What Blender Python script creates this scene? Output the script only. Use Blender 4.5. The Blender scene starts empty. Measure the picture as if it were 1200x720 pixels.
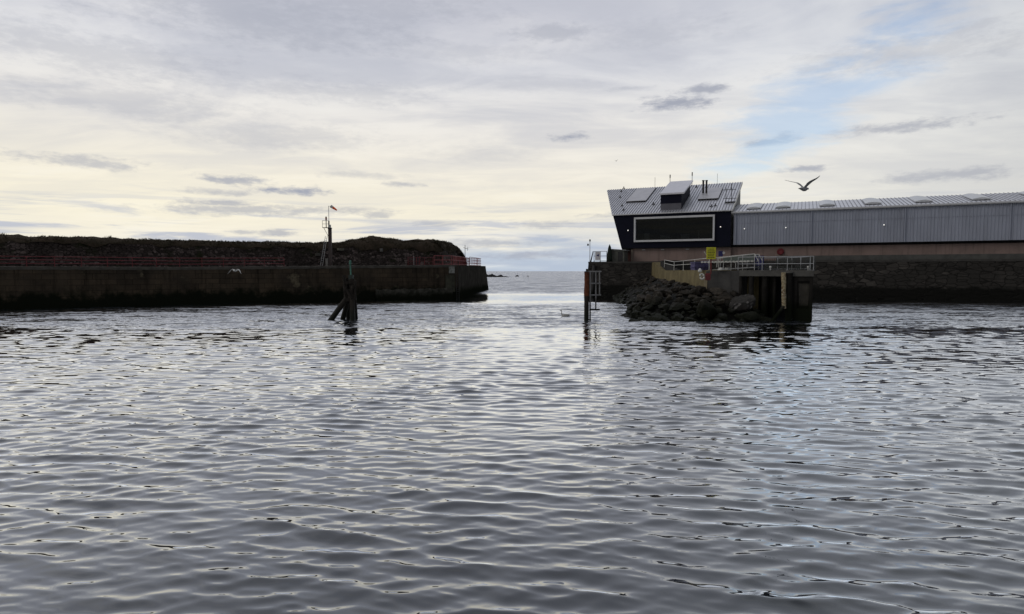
import bpy, bmesh, math, random
import numpy as np
from mathutils import Vector, Matrix, Euler, noise

random.seed(7)
rng = np.random.default_rng(11)
R = math.radians
scn = bpy.context.scene
COL = scn.collection
scn.render.engine = 'CYCLES'
scn.view_settings.view_transform = 'Standard'
scn.view_settings.look = 'None'
scn.view_settings.gamma = 1.0
scn.view_settings.use_curve_mapping = False
scn.view_settings.exposure = 0.12

# ------------------------------------------------------------------ camera
CAM_H = 4.0
PITCH = math.atan(42 / 720)
FPX = 720.0
cam_d = bpy.data.cameras.new('camera')
cam = bpy.data.objects.new('camera', cam_d)
COL.objects.link(cam)
cam.location = (0, 0, CAM_H)
cam.rotation_euler = (math.pi / 2 - PITCH, 0, 0)
cam_d.sensor_width = 36
cam_d.lens = 36 * FPX / 1200
cam_d.clip_start = 0.1
cam_d.clip_end = 60000
scn.camera = cam


def ray(px, py):
    x, y = (px - 600) / FPX, (360 - py) / FPX
    c, s = math.cos(PITCH), math.sin(PITCH)
    return Vector((x, c + y * s, -s + y * c))


def at(px, py, Y):
    """survey helper: the point seen at (px, py) in the photo, Y metres out"""
    d = ray(px, py)
    return Vector((0, 0, CAM_H)) + d * (Y / d.y)


# ------------------------------------------------------------------ materials
MATS = {}


def nodes_of(name):
    m = bpy.data.materials.new(name)
    m.use_nodes = True
    nt = m.node_tree
    b = nt.nodes['Principled BSDF']
    return m, nt, b


class NT:
    def __init__(s, nt):
        s.nt = nt

    def n(s, t, **kw):
        nd = s.nt.nodes.new(t)
        for k, v in kw.items():
            setattr(nd, k, v)
        return nd

    def l(s, a, b):
        s.nt.links.new(a, b)

    def val(s, sock, v):
        if isinstance(v, (int, float)):
            sock.default_value = v
        elif isinstance(v, (tuple, list, Vector)):
            sock.default_value = v
        else:
            s.l(v, sock)

    def m(s, op, a, b=None, c=None, clamp=False):
        nd = s.n('ShaderNodeMath', operation=op)
        nd.use_clamp = clamp
        s.val(nd.inputs[0], a)
        if b is not None:
            s.val(nd.inputs[1], b)
        if c is not None:
            s.val(nd.inputs[2], c)
        return nd.outputs[0]

    def vm(s, op, a, b=None):
        nd = s.n('ShaderNodeVectorMath', operation=op)
        s.val(nd.inputs[0], a)
        if b is not None:
            s.val(nd.inputs[1], b)
        return nd.outputs['Value'] if op in ('DOT_PRODUCT', 'LENGTH') else nd.outputs[0]

    def noise(s, vec, scale=1.0, detail=4.0, rough=0.55, dist=0.0):
        nd = s.n('ShaderNodeTexNoise')
        s.val(nd.inputs['Vector'], vec)
        nd.inputs['Scale'].default_value = scale
        nd.inputs['Detail'].default_value = detail
        nd.inputs['Roughness'].default_value = rough
        nd.inputs['Distortion'].default_value = dist
        return nd.outputs['Fac']

    def ramp(s, fac, stops, interp='LINEAR'):
        nd = s.n('ShaderNodeValToRGB')
        cr = nd.color_ramp
        cr.interpolation = interp
        while len(cr.elements) > 1:
            cr.elements.remove(cr.elements[-1])
        cr.elements[0].position = stops[0][0]
        cr.elements[0].color = (*stops[0][1], 1)
        for p, c in stops[1:]:
            e = cr.elements.new(p)
            e.color = (*c, 1)
        s.val(nd.inputs[0], fac)
        return nd.outputs[0]

    def mix(s, fac, a, b, mode='MIX'):
        nd = s.n('ShaderNodeMix', data_type='RGBA', blend_type=mode)
        s.val(nd.inputs[0], fac)
        for i, v in ((6, a), (7, b)):
            if isinstance(v, tuple):
                v = (*v[:3], 1)
            s.val(nd.inputs[i], v)
        return nd.outputs[2]

    def step(s, x, a, b):
        nd = s.n('ShaderNodeMapRange', interpolation_type='SMOOTHSTEP')
        s.val(nd.inputs[0], x)
        nd.inputs[1].default_value = a
        nd.inputs[2].default_value = b
        return nd.outputs[0]

    def xyz(s, v):
        nd = s.n('ShaderNodeSeparateXYZ')
        s.l(v, nd.inputs[0])
        return nd.outputs

    def comb(s, x, y, z):
        nd = s.n('ShaderNodeCombineXYZ')
        for i, v in enumerate((x, y, z)):
            s.val(nd.inputs[i], v)
        return nd.outputs[0]


def mat(name, c1, c2=None, scale=3.0, rough=0.7, bump=0.0, bscale=None, metal=0.0, spec=None,
        stretch=None, weed=None, streak=0.0, lichen=None, emit=None, rand=False, joints=None):
    """weathered surface: two colours mixed by noise, optional weed band up to a height, run-off streaks, lichen"""
    if name in MATS:
        return MATS[name]
    m, nt, b = nodes_of(name)
    k = NT(nt)
    c2 = c2 or tuple(v * 0.75 for v in c1)
    geo = k.n('ShaderNodeNewGeometry').outputs['Position']
    tc = k.n('ShaderNodeTexCoord').outputs['Object']
    v = tc
    if stretch:
        v = k.vm('MULTIPLY', tc, stretch)
    f = k.noise(v, scale, 6, 0.62, 0.3)
    f = k.step(f, 0.3, 0.7)
    col = k.mix(f, c1, c2)
    if rand:
        oi = k.n('ShaderNodeObjectInfo').outputs['Random']
        g = k.m('MULTIPLY_ADD', oi, 0.9, 0.55)
        col = k.mix(1.0, col, k.comb(g, g, g), 'MULTIPLY')
    if lichen:
        lf = k.step(k.noise(tc, lichen[1], 5, 0.6), lichen[2], lichen[2] + 0.1)
        col = k.mix(lf, col, lichen[0])
    if streak:
        sv = k.vm('MULTIPLY', geo, (2.2, 2.2, 0.12))
        sf = k.step(k.noise(sv, 1.0, 5, 0.65), 0.48, 0.72)
        sf = k.m('MULTIPLY', sf, streak)
        col = k.mix(sf, col, tuple(v * 0.35 for v in c2))
    if joints:
        sv = k.comb(k.vm('DOT_PRODUCT', geo, (joints[0], joints[1], 0)), k.xyz(geo)[2], 0.0)
        br = k.n('ShaderNodeTexBrick')
        br.inputs['Scale'].default_value = 1.0
        br.inputs['Brick Width'].default_value = 1.5
        br.inputs['Row Height'].default_value = 0.62
        br.inputs['Mortar Size'].default_value = 0.035
        br.inputs['Mortar Smooth'].default_value = 0.6
        k.l(sv, br.inputs['Vector'])
        br.inputs['Color1'].default_value = (0.75, 0.75, 0.75, 1)
        br.inputs['Color2'].default_value = (1.2, 1.15, 1.1, 1)
        br.inputs['Mortar'].default_value = (0.3, 0.3, 0.3, 1)
        pf = k.step(k.noise(geo, 0.09, 4, 0.6), 0.40, 0.56)
        col = k.mix(k.m('MULTIPLY', pf, 0.85), col, k.mix(1.0, col, br.outputs['Color'], 'MULTIPLY'))
    rsock = rough
    if weed:
        z = k.xyz(geo)[2]
        zz = k.m('ADD', z, k.m('MULTIPLY', k.m('SUBTRACT', k.noise(geo, 0.7, 5, 0.7), 0.5), weed[3] if len(weed) > 3 else 1.6))
        wf = k.m('SUBTRACT', 1.0, k.step(zz, weed[1] - 0.7, weed[1] + 0.6))
        col = k.mix(wf, col, weed[0])
        rsock = k.m('MULTIPLY_ADD', wf, weed[2] - rough, rough)
    k.l(col, b.inputs['Base Color']) if not isinstance(col, tuple) else None
    k.val(b.inputs['Roughness'], rsock)
    b.inputs['Metallic'].default_value = metal
    b.inputs['Specular IOR Level'].default_value = spec if spec is not None else (0.12 if rough > 0.75 or weed else 0.4)
    if bump:
        bn = k.n('ShaderNodeBump')
        bn.inputs['Strength'].default_value = 1.0
        bn.inputs['Distance'].default_value = bump
        k.l(k.noise(v, bscale or scale * 3, 6, 0.65), bn.inputs['Height'])
        k.l(bn.outputs[0], b.inputs['Normal'])
    if emit:
        b.inputs['Emission Color'].default_value = (*emit[0], 1)
        b.inputs['Emission Strength'].default_value = emit[1]
    MATS[name] = m
    return m


def masonry(name, c_lo, c_hi, along, sx, sz, weed=None, bump=0.05, grass=None):
    """rubble or coursed stone; `along` is the horizontal direction of the wall"""
    m, nt, b = nodes_of(name)
    k = NT(nt)
    geo = k.n('ShaderNodeNewGeometry').outputs['Position']
    s = k.vm('DOT_PRODUCT', geo, (along[0], along[1], 0))
    z = k.xyz(geo)[2]
    v = k.comb(k.m('MULTIPLY', s, sx), k.m('MULTIPLY', z, sz), 0.0)
    w = k.n('ShaderNodeTexNoise')
    w.inputs['Scale'].default_value = 1.3
    k.l(v, w.inputs['Vector'])
    vv = k.vm('ADD', v, k.vm('MULTIPLY', w.outputs['Color'], (0.5, 0.35, 0)))
    vo = k.n('ShaderNodeTexVoronoi', feature='F1')
    vo.inputs['Scale'].default_value = 1.0
    vo.inputs['Randomness'].default_value = 0.75
    k.l(vv, vo.inputs['Vector'])
    ve = k.n('ShaderNodeTexVoronoi', feature='DISTANCE_TO_EDGE')
    ve.inputs['Scale'].default_value = 1.0
    ve.inputs['Randomness'].default_value = 0.75
    k.l(vv, ve.inputs['Vector'])
    cell = k.xyz(vo.outputs['Color'])[0]
    cell = k.m('POWER', cell, 2.2)
    big = k.noise(geo, 0.18, 4, 0.6)
    f = k.m('MULTIPLY', cell, k.step(big, 0.3, 0.65))
    col = k.mix(f, c_lo, c_hi)
    jf = k.step(ve.outputs['Distance'], 0.0, 0.07)
    col = k.mix(jf, tuple(x * 0.45 for x in c_lo), col)
    fine = k.noise(geo, 5.0, 6, 0.7)
    g = k.m('MULTIPLY_ADD', fine, 1.1, 0.45)
    col = k.mix(1.0, col, k.comb(g, g, g), 'MULTIPLY')
    if grass:
        gf = k.step(k.noise(geo, 0.5, 5, 0.65), grass[1], grass[1] + 0.12)
        col = k.mix(gf, col, grass[0])
    if weed:
        zz = k.m('ADD', z, k.m('MULTIPLY', k.m('SUBTRACT', k.noise(geo, 0.5, 5, 0.7), 0.5), 2.0))
        wf = k.m('SUBTRACT', 1.0, k.step(zz, weed[1] - 0.3, weed[1] + 0.3))
        col = k.mix(wf, col, weed[0])
        k.l(k.m('MULTIPLY_ADD', wf, -0.3, 0.85), b.inputs['Roughness'])
    else:
        b.inputs['Roughness'].default_value = 0.88
    k.l(col, b.inputs['Base Color'])
    b.inputs['Specular IOR Level'].default_value = 0.1
    bn = k.n('ShaderNodeBump')
    bn.inputs['Distance'].default_value = bump
    k.l(k.m('ADD', k.m('MULTIPLY', jf, 1.0), k.m('MULTIPLY', fine, 0.8)), bn.inputs['Height'])
    k.l(bn.outputs[0], b.inputs['Normal'])
    return m


# ------------------------------------------------------------------ mesh builder
class MB:
    def __init__(s):
        s.v, s.f = [], []

    def add(s, vs, fs):
        o = len(s.v)
        s.v += [Vector(p) for p in vs]
        s.f += [[i + o for i in f] for f in fs]
        return s

    def hexa(s, p):
        """eight corners: bottom ring 0-3 (ccw from above), top ring 4-7"""
        return s.add(p, [[3, 2, 1, 0], [4, 5, 6, 7], [0, 1, 5, 4], [1, 2, 6, 5], [2, 3, 7, 6], [3, 0, 4, 7]])

    def box(s, c, size, fx=None, fy=None, fz=None):
        fx = Vector(fx or (1, 0, 0)); fy = Vector(fy or (0, 1, 0)); fz = Vector(fz or (0, 0, 1))
        c = Vector(c)
        a, b_, h = size[0] / 2, size[1] / 2, size[2] / 2
        ps = []
        for sz in (-1, 1):
            for sx, sy in ((-1, -1), (1, -1), (1, 1), (-1, 1)):
                ps.append(c + fx * a * sx + fy * b_ * sy + fz * h * sz)
        return s.hexa(ps)

    def bar(s, p, q, r, r2=None, n=8, cap=True, wob=0.0):
        p, q = Vector(p), Vector(q)
        r2 = r if r2 is None else r2
        d = (q - p)
        L = d.length
        d.normalize()
        a = d.orthogonal().normalized()
        b_ = d.cross(a)
        segs = 1 if not wob else 6
        rings = []
        for j in range(segs + 1):
            t = j / segs
            rr = r + (r2 - r) * t
            ring = []
            for i in range(n):
                th = 2 * math.pi * i / n
                k = 1 + (random.uniform(-wob, wob) if wob else 0)
                ring.append(p + d * L * t + (a * math.cos(th) + b_ * math.sin(th)) * rr * k)
            rings.append(ring)
        s.loft(rings, cap)
        return s

    def loft(s, rings, cap=True):
        n = len(rings[0])
        vs = [p for r in rings for p in r]
        fs = []
        for j in range(len(rings) - 1):
            for i in range(n):
                i2 = (i + 1) % n
                fs.append([j * n + i, j * n + i2, (j + 1) * n + i2, (j + 1) * n + i])
        if cap:
            fs.append(list(range(n))[::-1])
            fs.append([(len(rings) - 1) * n + i for i in range(n)])
        return s.add(vs, fs)

    def prism(s, poly, z0, z1):
        """vertical prism over a plan polygon; z0, z1 scalars or per-vertex lists"""
        n = len(poly)
        z0 = [z0] * n if isinstance(z0, (int, float)) else z0
        z1 = [z1] * n if isinstance(z1, (int, float)) else z1
        vs = [Vector((p[0], p[1], z)) for p, z in zip(poly, z0)] + [Vector((p[0], p[1], z)) for p, z in zip(poly, z1)]
        fs = [list(range(n))[::-1], [n + i for i in range(n)]]
        for i in range(n):
            j = (i + 1) % n
            fs.append([i, j, n + j, n + i])
        return s.add(vs, fs)

    def tube(s, pts, rad, n=10, cap=True, sx=1.0):
        pts = [Vector(p) for p in pts]
        rings = []
        for i, p in enumerate(pts):
            d = (pts[min(i + 1, len(pts) - 1)] - pts[max(i - 1, 0)]).normalized()
            up = Vector((0, 0, 1)) if abs(d.z) < 0.9 else Vector((0, 1, 0))
            a = d.cross(up).normalized()
            b_ = a.cross(d)
            r = rad[i] if isinstance(rad, (list, tuple)) else rad
            rings.append([p + (a * math.cos(2 * math.pi * j / n) * sx + b_ * math.sin(2 * math.pi * j / n)) * r for j in range(n)])
        return s.loft(rings, cap)

    def build(s, name, m, parent=None, origin=None, smooth=False, bevel=0.0):
        me = bpy.data.meshes.new(name)
        if parent is not None:
            o0 = world_loc(parent)
        elif origin is not None:
            o0 = Vector(origin)
        else:
            xs = [p.x for p in s.v]; ys = [p.y for p in s.v]; zs = [p.z for p in s.v]
            o0 = Vector(((min(xs) + max(xs)) / 2, (min(ys) + max(ys)) / 2, min(zs)))
        me.from_pydata([p - o0 for p in s.v], [], s.f)
        bm = bmesh.new()
        bm.from_mesh(me)
        bmesh.ops.recalc_face_normals(bm, faces=bm.faces)
        bm.to_mesh(me)
        bm.free()
        me.materials.append(m)
        if smooth:
            for p in me.polygons:
                p.use_smooth = True
        o = bpy.data.objects.new(name, me)
        COL.objects.link(o)
        if parent is not None:
            o.parent = parent
        else:
            o.location = o0
        if bevel:
            bv = o.modifiers.new('bevel', 'BEVEL')
            bv.width = bevel
            bv.segments = 2
            bv.limit_method = 'ANGLE'
        return o


def world_loc(o):
    p = Vector(o.location)
    while o.parent is not None:
        o = o.parent
        p += Vector(o.location)
    return p


def tag(o, label=None, cat=None, group=None, kind=None):
    if label: o['label'] = label
    if cat: o['category'] = cat
    if group: o['group'] = group
    if kind: o['kind'] = kind
    return o


def thing(name, loc, label, cat, group=None):
    o = bpy.data.objects.new(name, None)
    o.empty_display_size = 0.3
    COL.objects.link(o)
    o.location = loc
    return tag(o, label, cat, group)


def copy_tree(o, parent=None):
    c = o.copy()
    COL.objects.link(c)
    c.parent = parent
    for ch in list(o.children):
        copy_tree(ch, c)
    return c


def lerp(a, b, t):
    return a + (b - a) * t


# ------------------------------------------------------------------ colours
WEED = (0.010, 0.012, 0.008)
M_quay = mat('quay render', (0.080, 0.063, 0.046), (0.038, 0.032, 0.026), 0.35, 0.9, 0.10, 3.0, spec=0.0, streak=0.6, joints=(0.836, 0.548), weed=(WEED, 1.6, 0.8, 4.2), lichen=((0.15, 0.13, 0.09), 0.35, 0.60))
M_quay_top = mat('quay paving', (0.16, 0.15, 0.14), (0.09, 0.085, 0.08), 0.6, 0.9, 0.02)
M_concrete_dark = mat('old concrete', (0.075, 0.070, 0.062), (0.040, 0.038, 0.034), 0.8, 0.9, 0.05, 6, spec=0.0, streak=0.7, weed=(WEED, 1.3, 0.85))
M_rubble = masonry('rubble wall', (0.042, 0.034, 0.031), (0.20, 0.16, 0.15), (0.836, 0.548), 2.3, 3.6, bump=0.1, grass=((0.025, 0.028, 0.014), 0.56))
M_bank = mat('rough grass bank', (0.034, 0.029, 0.020), (0.062, 0.046, 0.034), 0.5, 0.95, 0.25, 2.5, spec=0.1)
M_grass = mat('grass blades', (0.032, 0.030, 0.018), (0.052, 0.042, 0.026), 0.8, 0.9, spec=0.1)
M_red = mat('red paint', (0.20, 0.028, 0.036), (0.11, 0.018, 0.022), 2.0, 0.5)
M_redpale = mat('faded red paint', (0.42, 0.12, 0.12), (0.28, 0.06, 0.07), 2.0, 0.6)
M_white = mat('white paint', (0.64, 0.64, 0.62), (0.42, 0.42, 0.40), 3, 0.45)
M_galv = mat('galvanised steel', (0.42, 0.43, 0.45), (0.3, 0.31, 0.33), 4, 0.42, metal=0.6)
M_dkmetal = mat('dark painted steel', (0.03, 0.03, 0.033), (0.018, 0.018, 0.02), 4, 0.5)
M_rust = mat('rusting steel', (0.15, 0.052, 0.027), (0.07, 0.028, 0.018), 4, 0.85, 0.01)
M_timber = mat('wet timber', (0.035, 0.03, 0.025), (0.016, 0.014, 0.012), 3, 0.7, 0.03, 9, stretch=(3, 3, 0.5), weed=(WEED, 1.0, 0.35, 0.5))
M_green = mat('green lamp paint', (0.07, 0.22, 0.17), (0.05, 0.14, 0.11), 4, 0.5)
M_navy = mat('navy cladding', (0.007, 0.008, 0.021), (0.005, 0.006, 0.016), 0.5, 0.6, spec=0.12)
M_zinc = mat('standing seam zinc', (0.74, 0.75, 0.80), (0.63, 0.64, 0.69), 0.7, 0.40, metal=0.6)
M_zinc2 = mat('zinc hatch', (0.58, 0.58, 0.61), (0.50, 0.50, 0.53), 0.8, 0.45, metal=0.5)
M_wing = mat('grey ribbed cladding', (0.37, 0.40, 0.49), (0.31, 0.335, 0.41), 0.5, 0.5, stretch=(1, 1, 0.2), metal=0.1, streak=0.28)
M_pink = mat('pink brown render', (0.30, 0.225, 0.205), (0.235, 0.18, 0.165), 0.5, 0.9, 0.01, streak=0.4)
M_frame = mat('pale window frame', (0.66, 0.67, 0.70), (0.58, 0.59, 0.62), 1, 0.4)
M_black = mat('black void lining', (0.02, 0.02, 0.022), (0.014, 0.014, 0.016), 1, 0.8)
M_room = mat('dim interior', (0.10, 0.10, 0.10), (0.012, 0.012, 0.012), 0.9, 0.8)
M_cream = mat('lichened concrete', (0.20, 0.165, 0.085), (0.12, 0.10, 0.055), 0.7, 0.9, 0.03, 5, streak=0.5)
M_wet = mat('wet black concrete', (0.034, 0.032, 0.030), (0.018, 0.017, 0.016), 0.8, 0.9, 0.05, 6, spec=0.0, streak=0.7, weed=(WEED, 1.6, 0.85))
M_vein = mat('veined rock', (0.05, 0.047, 0.044), (0.016, 0.015, 0.014), 1.6, 0.7, 0.16, 4, spec=0.2, lichen=((0.21, 0.20, 0.195), 1.7, 0.57))
M_grey = mat('grey concrete', (0.085, 0.083, 0.082), (0.055, 0.054, 0.054), 0.7, 0.9, 0.02, 6, streak=0.6, weed=(WEED, 0.9, 0.5))
M_deck = mat('deck concrete', (0.12, 0.118, 0.11), (0.075, 0.073, 0.07), 0.9, 0.9, 0.02, 6)
M_rock = mat('armour rock', (0.056, 0.047, 0.038), (0.016, 0.014, 0.011), 1.6, 0.75, 0.16, 4, lichen=((0.10, 0.095, 0.085), 2.2, 0.63), spec=0.2, weed=((0.009, 0.011, 0.005), 1.5, 0.55, 2.2), rand=True)
M_rockpale = mat('pale quartz rock', (0.16, 0.155, 0.15), (0.05, 0.048, 0.046), 1.6, 0.6, 0.1, 4)
M_skerry = mat('skerry rock', (0.02, 0.019, 0.02), (0.012, 0.012, 0.013), 0.1, 0.9, 0.3, 0.4)
M_yellow = mat('yellow sign face', (0.62, 0.60, 0.03), (0.55, 0.53, 0.03), 2, 0.5)
M_text = mat('black lettering', (0.03, 0.03, 0.02), (0.02, 0.02, 0.02), 2, 0.6)
M_blue = mat('blue plastic', (0.035, 0.035, 0.16), (0.025, 0.025, 0.11), 2, 0.5)
M_violet = mat('faded blue tarpaulin', (0.09, 0.08, 0.19), (0.06, 0.055, 0.12), 2, 0.7)
M_orange = mat('orange fabric', (0.75, 0.13, 0.03), (0.6, 0.10, 0.03), 2, 0.8)
def sock_mat():
    m, nt, b = nodes_of('orange windsock fabric')
    k = NT(nt)
    nt.nodes.remove(b)
    d_ = k.n('ShaderNodeBsdfDiffuse'); t_ = k.n('ShaderNodeBsdfTranslucent'); mx = k.n('ShaderNodeMixShader')
    for q in (d_, t_): q.inputs[0].default_value = (0.95, 0.20, 0.05, 1)
    mx.inputs[0].default_value = 0.5
    k.l(d_.outputs[0], mx.inputs[1]); k.l(t_.outputs[0], mx.inputs[2]); k.l(mx.outputs[0], nt.nodes['Material Output'].inputs[0])
    return m


M_orange = sock_mat()
M_encrust = mat('encrusted marker post', (0.46, 0.41, 0.27), (0.10, 0.05, 0.025), 4.5, 0.85, 0.05, 8, lichen=((0.50, 0.48, 0.40), 5, 0.56))
M_mesh = mat('grey green mesh panel', (0.10, 0.125, 0.11), (0.075, 0.09, 0.082), 2, 0.7)
M_shed = mat('grey green shed boards', (0.14, 0.145, 0.13), (0.10, 0.10, 0.092), 1.5, 0.8)
M_tarp = mat('dark green tarpaulin', (0.028, 0.038, 0.03), (0.018, 0.024, 0.02), 2, 0.8)
M_feather_grey = mat('gull feathers', (0.46, 0.47, 0.48), (0.28, 0.285, 0.29), 8, 0.8)
M_feather_white = mat('white feathers', (0.75, 0.75, 0.73), (0.62, 0.62, 0.6), 8, 0.75)
M_swan = mat('swan feathers', (0.42, 0.42, 0.41), (0.30, 0.30, 0.30), 8, 0.8)
M_lamp = mat('lit lamp', (0.9, 0.9, 0.88), (0.9, 0.9, 0.88), 1, 0.4, emit=((1, 0.97, 0.9), 0.9))
M_lamp_dim = mat('lamp glass', (0.6, 0.62, 0.62), (0.5, 0.52, 0.52), 1, 0.2)
M_signwhite = mat('sign white', (0.62, 0.62, 0.66), (0.52, 0.52, 0.57), 3, 0.5)


def glass_mat():
    m, nt, b = nodes_of('window glass')
    k = NT(nt)
    nt.nodes.remove(b)
    out = nt.nodes['Material Output']
    tr = k.n('ShaderNodeBsdfTransparent')
    tr.inputs[0].default_value = (0.48, 0.50, 0.50, 1)
    gl = k.n('ShaderNodeBsdfGlossy')
    gl.inputs['Roughness'].default_value = 0.02
    gl.inputs['Color'].default_value = (0.5, 0.53, 0.55, 1)
    fr = k.n('ShaderNodeFresnel')
    fr.inputs[0].default_value = 1.45
    mx = k.n('ShaderNodeMixShader')
    k.l(fr.outputs[0], mx.inputs[0])
    k.l(tr.outputs[0], mx.inputs[1])
    k.l(gl.outputs[0], mx.inputs[2])
    k.l(mx.outputs[0], out.inputs[0])
    return m


M_glass = glass_mat()

# ------------------------------------------------------------------ world sky
SUN_AZ = R(-105)      # from +Y towards +X
SUN_EL = R(38)


def make_world():
    w = bpy.data.worlds.new('World')
    scn.world = w
    w.use_nodes = True
    nt = w.node_tree
    nt.nodes.clear()
    k = NT(nt)
    out = k.n('ShaderNodeOutputWorld')
    d = k.n('ShaderNodeTexCoord').outputs['Generated']
    d = k.vm('NORMALIZE', d)
    x, y, z = k.xyz(d)
    zc = k.m('MAXIMUM', z, 0.0)
    az = k.m('ARCTAN2', x, y)
    # even veil of high cloud
    base = k.ramp(zc, [(0.0, (0.50, 0.57, 0.66)), (0.018, (0.60, 0.65, 0.70)), (0.05, (0.81, 0.77, 0.675)), (0.09, (0.86, 0.805, 0.66)),
                       (0.15, (0.83, 0.785, 0.685)), (0.22, (0.775, 0.75, 0.71)), (0.30, (0.66, 0.665, 0.695)), (0.37, (0.53, 0.54, 0.60)),
                       (0.48, (0.53, 0.54, 0.59)), (0.65, (0.47, 0.48, 0.53)), (1.0, (0.38, 0.39, 0.43))])
    # away from the sun the cloud deck is darker
    ca = k.m('COSINE', k.m('SUBTRACT', az, R(-16)))
    side = k.step(ca, -0.3, 0.85)
    side = k.m('MULTIPLY_ADD', side, 0.62, 0.38)
    # cool tint to the right
    cool = k.step(az, 0.0, 0.75)
    base = k.mix(k.m('MULTIPLY', cool, 0.55), base, (0.62, 0.66, 0.71))
    warm = k.m('MULTIPLY', k.step(k.m('MULTIPLY', az, -1.0), -0.1, 0.5), k.m('SUBTRACT', 1.0, k.step(zc, 0.05, 0.24)))
    base = k.mix(k.m('MULTIPLY', warm, 0.36), base, (0.93, 0.86, 0.66))
    # cloud deck in perspective
    inv = k.m('DIVIDE', 1.0, k.m('ADD', zc, 0.10))
    p = k.comb(k.m('MULTIPLY', k.m('MULTIPLY', x, inv), 0.55), k.m('MULTIPLY', y, inv), 0.0)
    big = k.noise(p, 0.9, 6, 0.55, 0.6)
    det = k.noise(p, 2.6, 7, 0.6, 0.8)
    f = k.m('ADD', k.m('MULTIPLY', big, 0.65), k.m('MULTIPLY', det, 0.35))
    dk = k.step(f, 0.43, 0.60)
    hi = k.step(zc, 0.06, 0.34)
    c = k.mix(k.m('MULTIPLY', dk, k.m('MULTIPLY_ADD', hi, 0.55, 0.14)), base, (0.44, 0.46, 0.53))
    br = k.step(f, 0.5, 0.34)
    c = k.mix(k.m('MULTIPLY', br, 0.30), c, (0.90, 0.88, 0.83))
    # low stratus streaks
    q = k.comb(k.m('MULTIPLY', az, 4.2), k.m('MULTIPLY', zc, 62.0), 3.7)
    st = k.noise(q, 1.0, 6, 0.6, 0.5)
    low = k.m('MULTIPLY', k.step(zc, 0.135, 0.05), k.step(zc, -0.01, 0.02))
    sf = k.m('MULTIPLY', k.step(st, 0.47, 0.62), low)
    c = k.mix(k.m('MULTIPLY', sf, 0.9), c, (0.46, 0.49, 0.57))
    sb = k.m('MULTIPLY', k.step(st, 0.46, 0.32), low)
    c = k.mix(k.m('MULTIPLY', sb, 0.55), c, (0.90, 0.84, 0.70))
    # bluer bank low over the sea, right of centre
    bank = k.m('MULTIPLY', k.step(k.m('ABSOLUTE', k.m('SUBTRACT', az, 0.05)), 0.24, 0.05), k.step(zc, 0.085, 0.03))
    bn = k.step(k.noise(k.comb(k.m('MULTIPLY', az, 5), k.m('MULTIPLY', zc, 40), 9.1), 1.0, 5, 0.6), 0.36, 0.6)
    c = k.mix(k.m('MULTIPLY', k.m('MULTIPLY', bank, bn), 0.8), c, (0.42, 0.49, 0.60))
    # wispy detached clouds
    wn = k.noise(k.comb(k.m('MULTIPLY', az, 16), k.m('MULTIPLY', zc, 60), 1.3), 1.0, 5, 0.65)
    wn2 = k.noise(k.comb(k.m('MULTIPLY', az, 60), k.m('MULTIPLY', zc, 160), 5.3), 1.0, 4, 0.65)
    wob = k.m('ADD', k.m('MULTIPLY', k.m('SUBTRACT', wn, 0.5), 2.3), k.m('MULTIPLY', k.m('SUBTRACT', wn2, 0.5), 1.4))
    acc = None
    for (px, py, hw, hh, s) in [(795, 120, 46, 7, 1), (822, 106, 34, 5, .9), (668, 161, 30, 4.5, .95), (346, 224, 48, 5, 1), (276, 212, 44, 5, .8),
                                (472, 216, 26, 3, .6), (650, 40, 60, 9, .5), (920, 161, 18, 5, .7), (895, 167, 26, 4, .8), (942, 198, 30, 3.5, .8),
                                (735, 104, 30, 3, .4), (372, 247, 80, 5, .6), (285, 247, 90, 6, .65), (258, 238, 40, 4, .7), (252, 225, 34, 4, .6), (326, 273, 30, 4, .7), (282, 272, 24, 2.5, .6), (430, 300, 1, 1, .1), (520, 262, 40, 4, .4), (575, 285, 60, 5, .55), (610, 300, 60, 5, .6), (425, 205, 40, 5, .35), (452, 52, 22, 3, .35),
                                (440, 252, 22, 4, .6), (640, 264, 50, 5, .5), (735, 252, 46, 4, .6), (1050, 150, 60, 6, .7), (1120, 205, 70, 6, .6), (400, 108, 130, 13, .3), (320, 160, 120, 14, .26), (560, 62, 110, 10, .25), (300, 18, 190, 26, .45), (440, 6, 150, 18, .4), (640, 100, 90, 9, .18), (560, 180, 80, 9, .15), (160, 120, 130, 16, .3), (100, 60, 140, 20, .35), (1080, 60, 120, 16, .3), (760, 40, 110, 14, .25), (90, 190, 70, 6, .6)]:
        r_ = ray(px, py).normalized()
        a0 = math.atan2(r_.x, r_.y)
        wa, wz = hw / 720 * 1.0, hh / 720 * 1.15
        dx = k.m('DIVIDE', k.m('SUBTRACT', az, a0), wa)
        dz = k.m('DIVIDE', k.m('SUBTRACT', z, r_.z), wz)
        dd = k.m('SQRT', k.m('ADD', k.m('MULTIPLY', dx, dx), k.m('MULTIPLY', dz, dz)))
        dd = k.m('ADD', dd, wob)
        mk = k.m('MULTIPLY', k.step(dd, 1.2, 0.1), s)
        acc = mk if acc is None else k.m('MAXIMUM', acc, mk)
    c = k.mix(k.m('MULTIPLY', acc, 1.0), c, (0.35, 0.37, 0.435))
    c = k.mix(1.0, c, k.comb(side, side, side), 'MULTIPLY')
    # gap showing clear blue
    sky = k.n('ShaderNodeTexSky', sky_type='NISHITA')
    sky.sun_disc = False
    sky.sun_elevation = SUN_EL
    sky.sun_rotation = SUN_AZ
    gx = k.m('DIVIDE', k.m('SUBTRACT', az, 0.45), 0.145)
    gz = k.m('DIVIDE', k.m('SUBTRACT', k.m('SUBTRACT', z, k.m('MULTIPLY', az, 0.5)), 0.005), 0.062)
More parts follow.
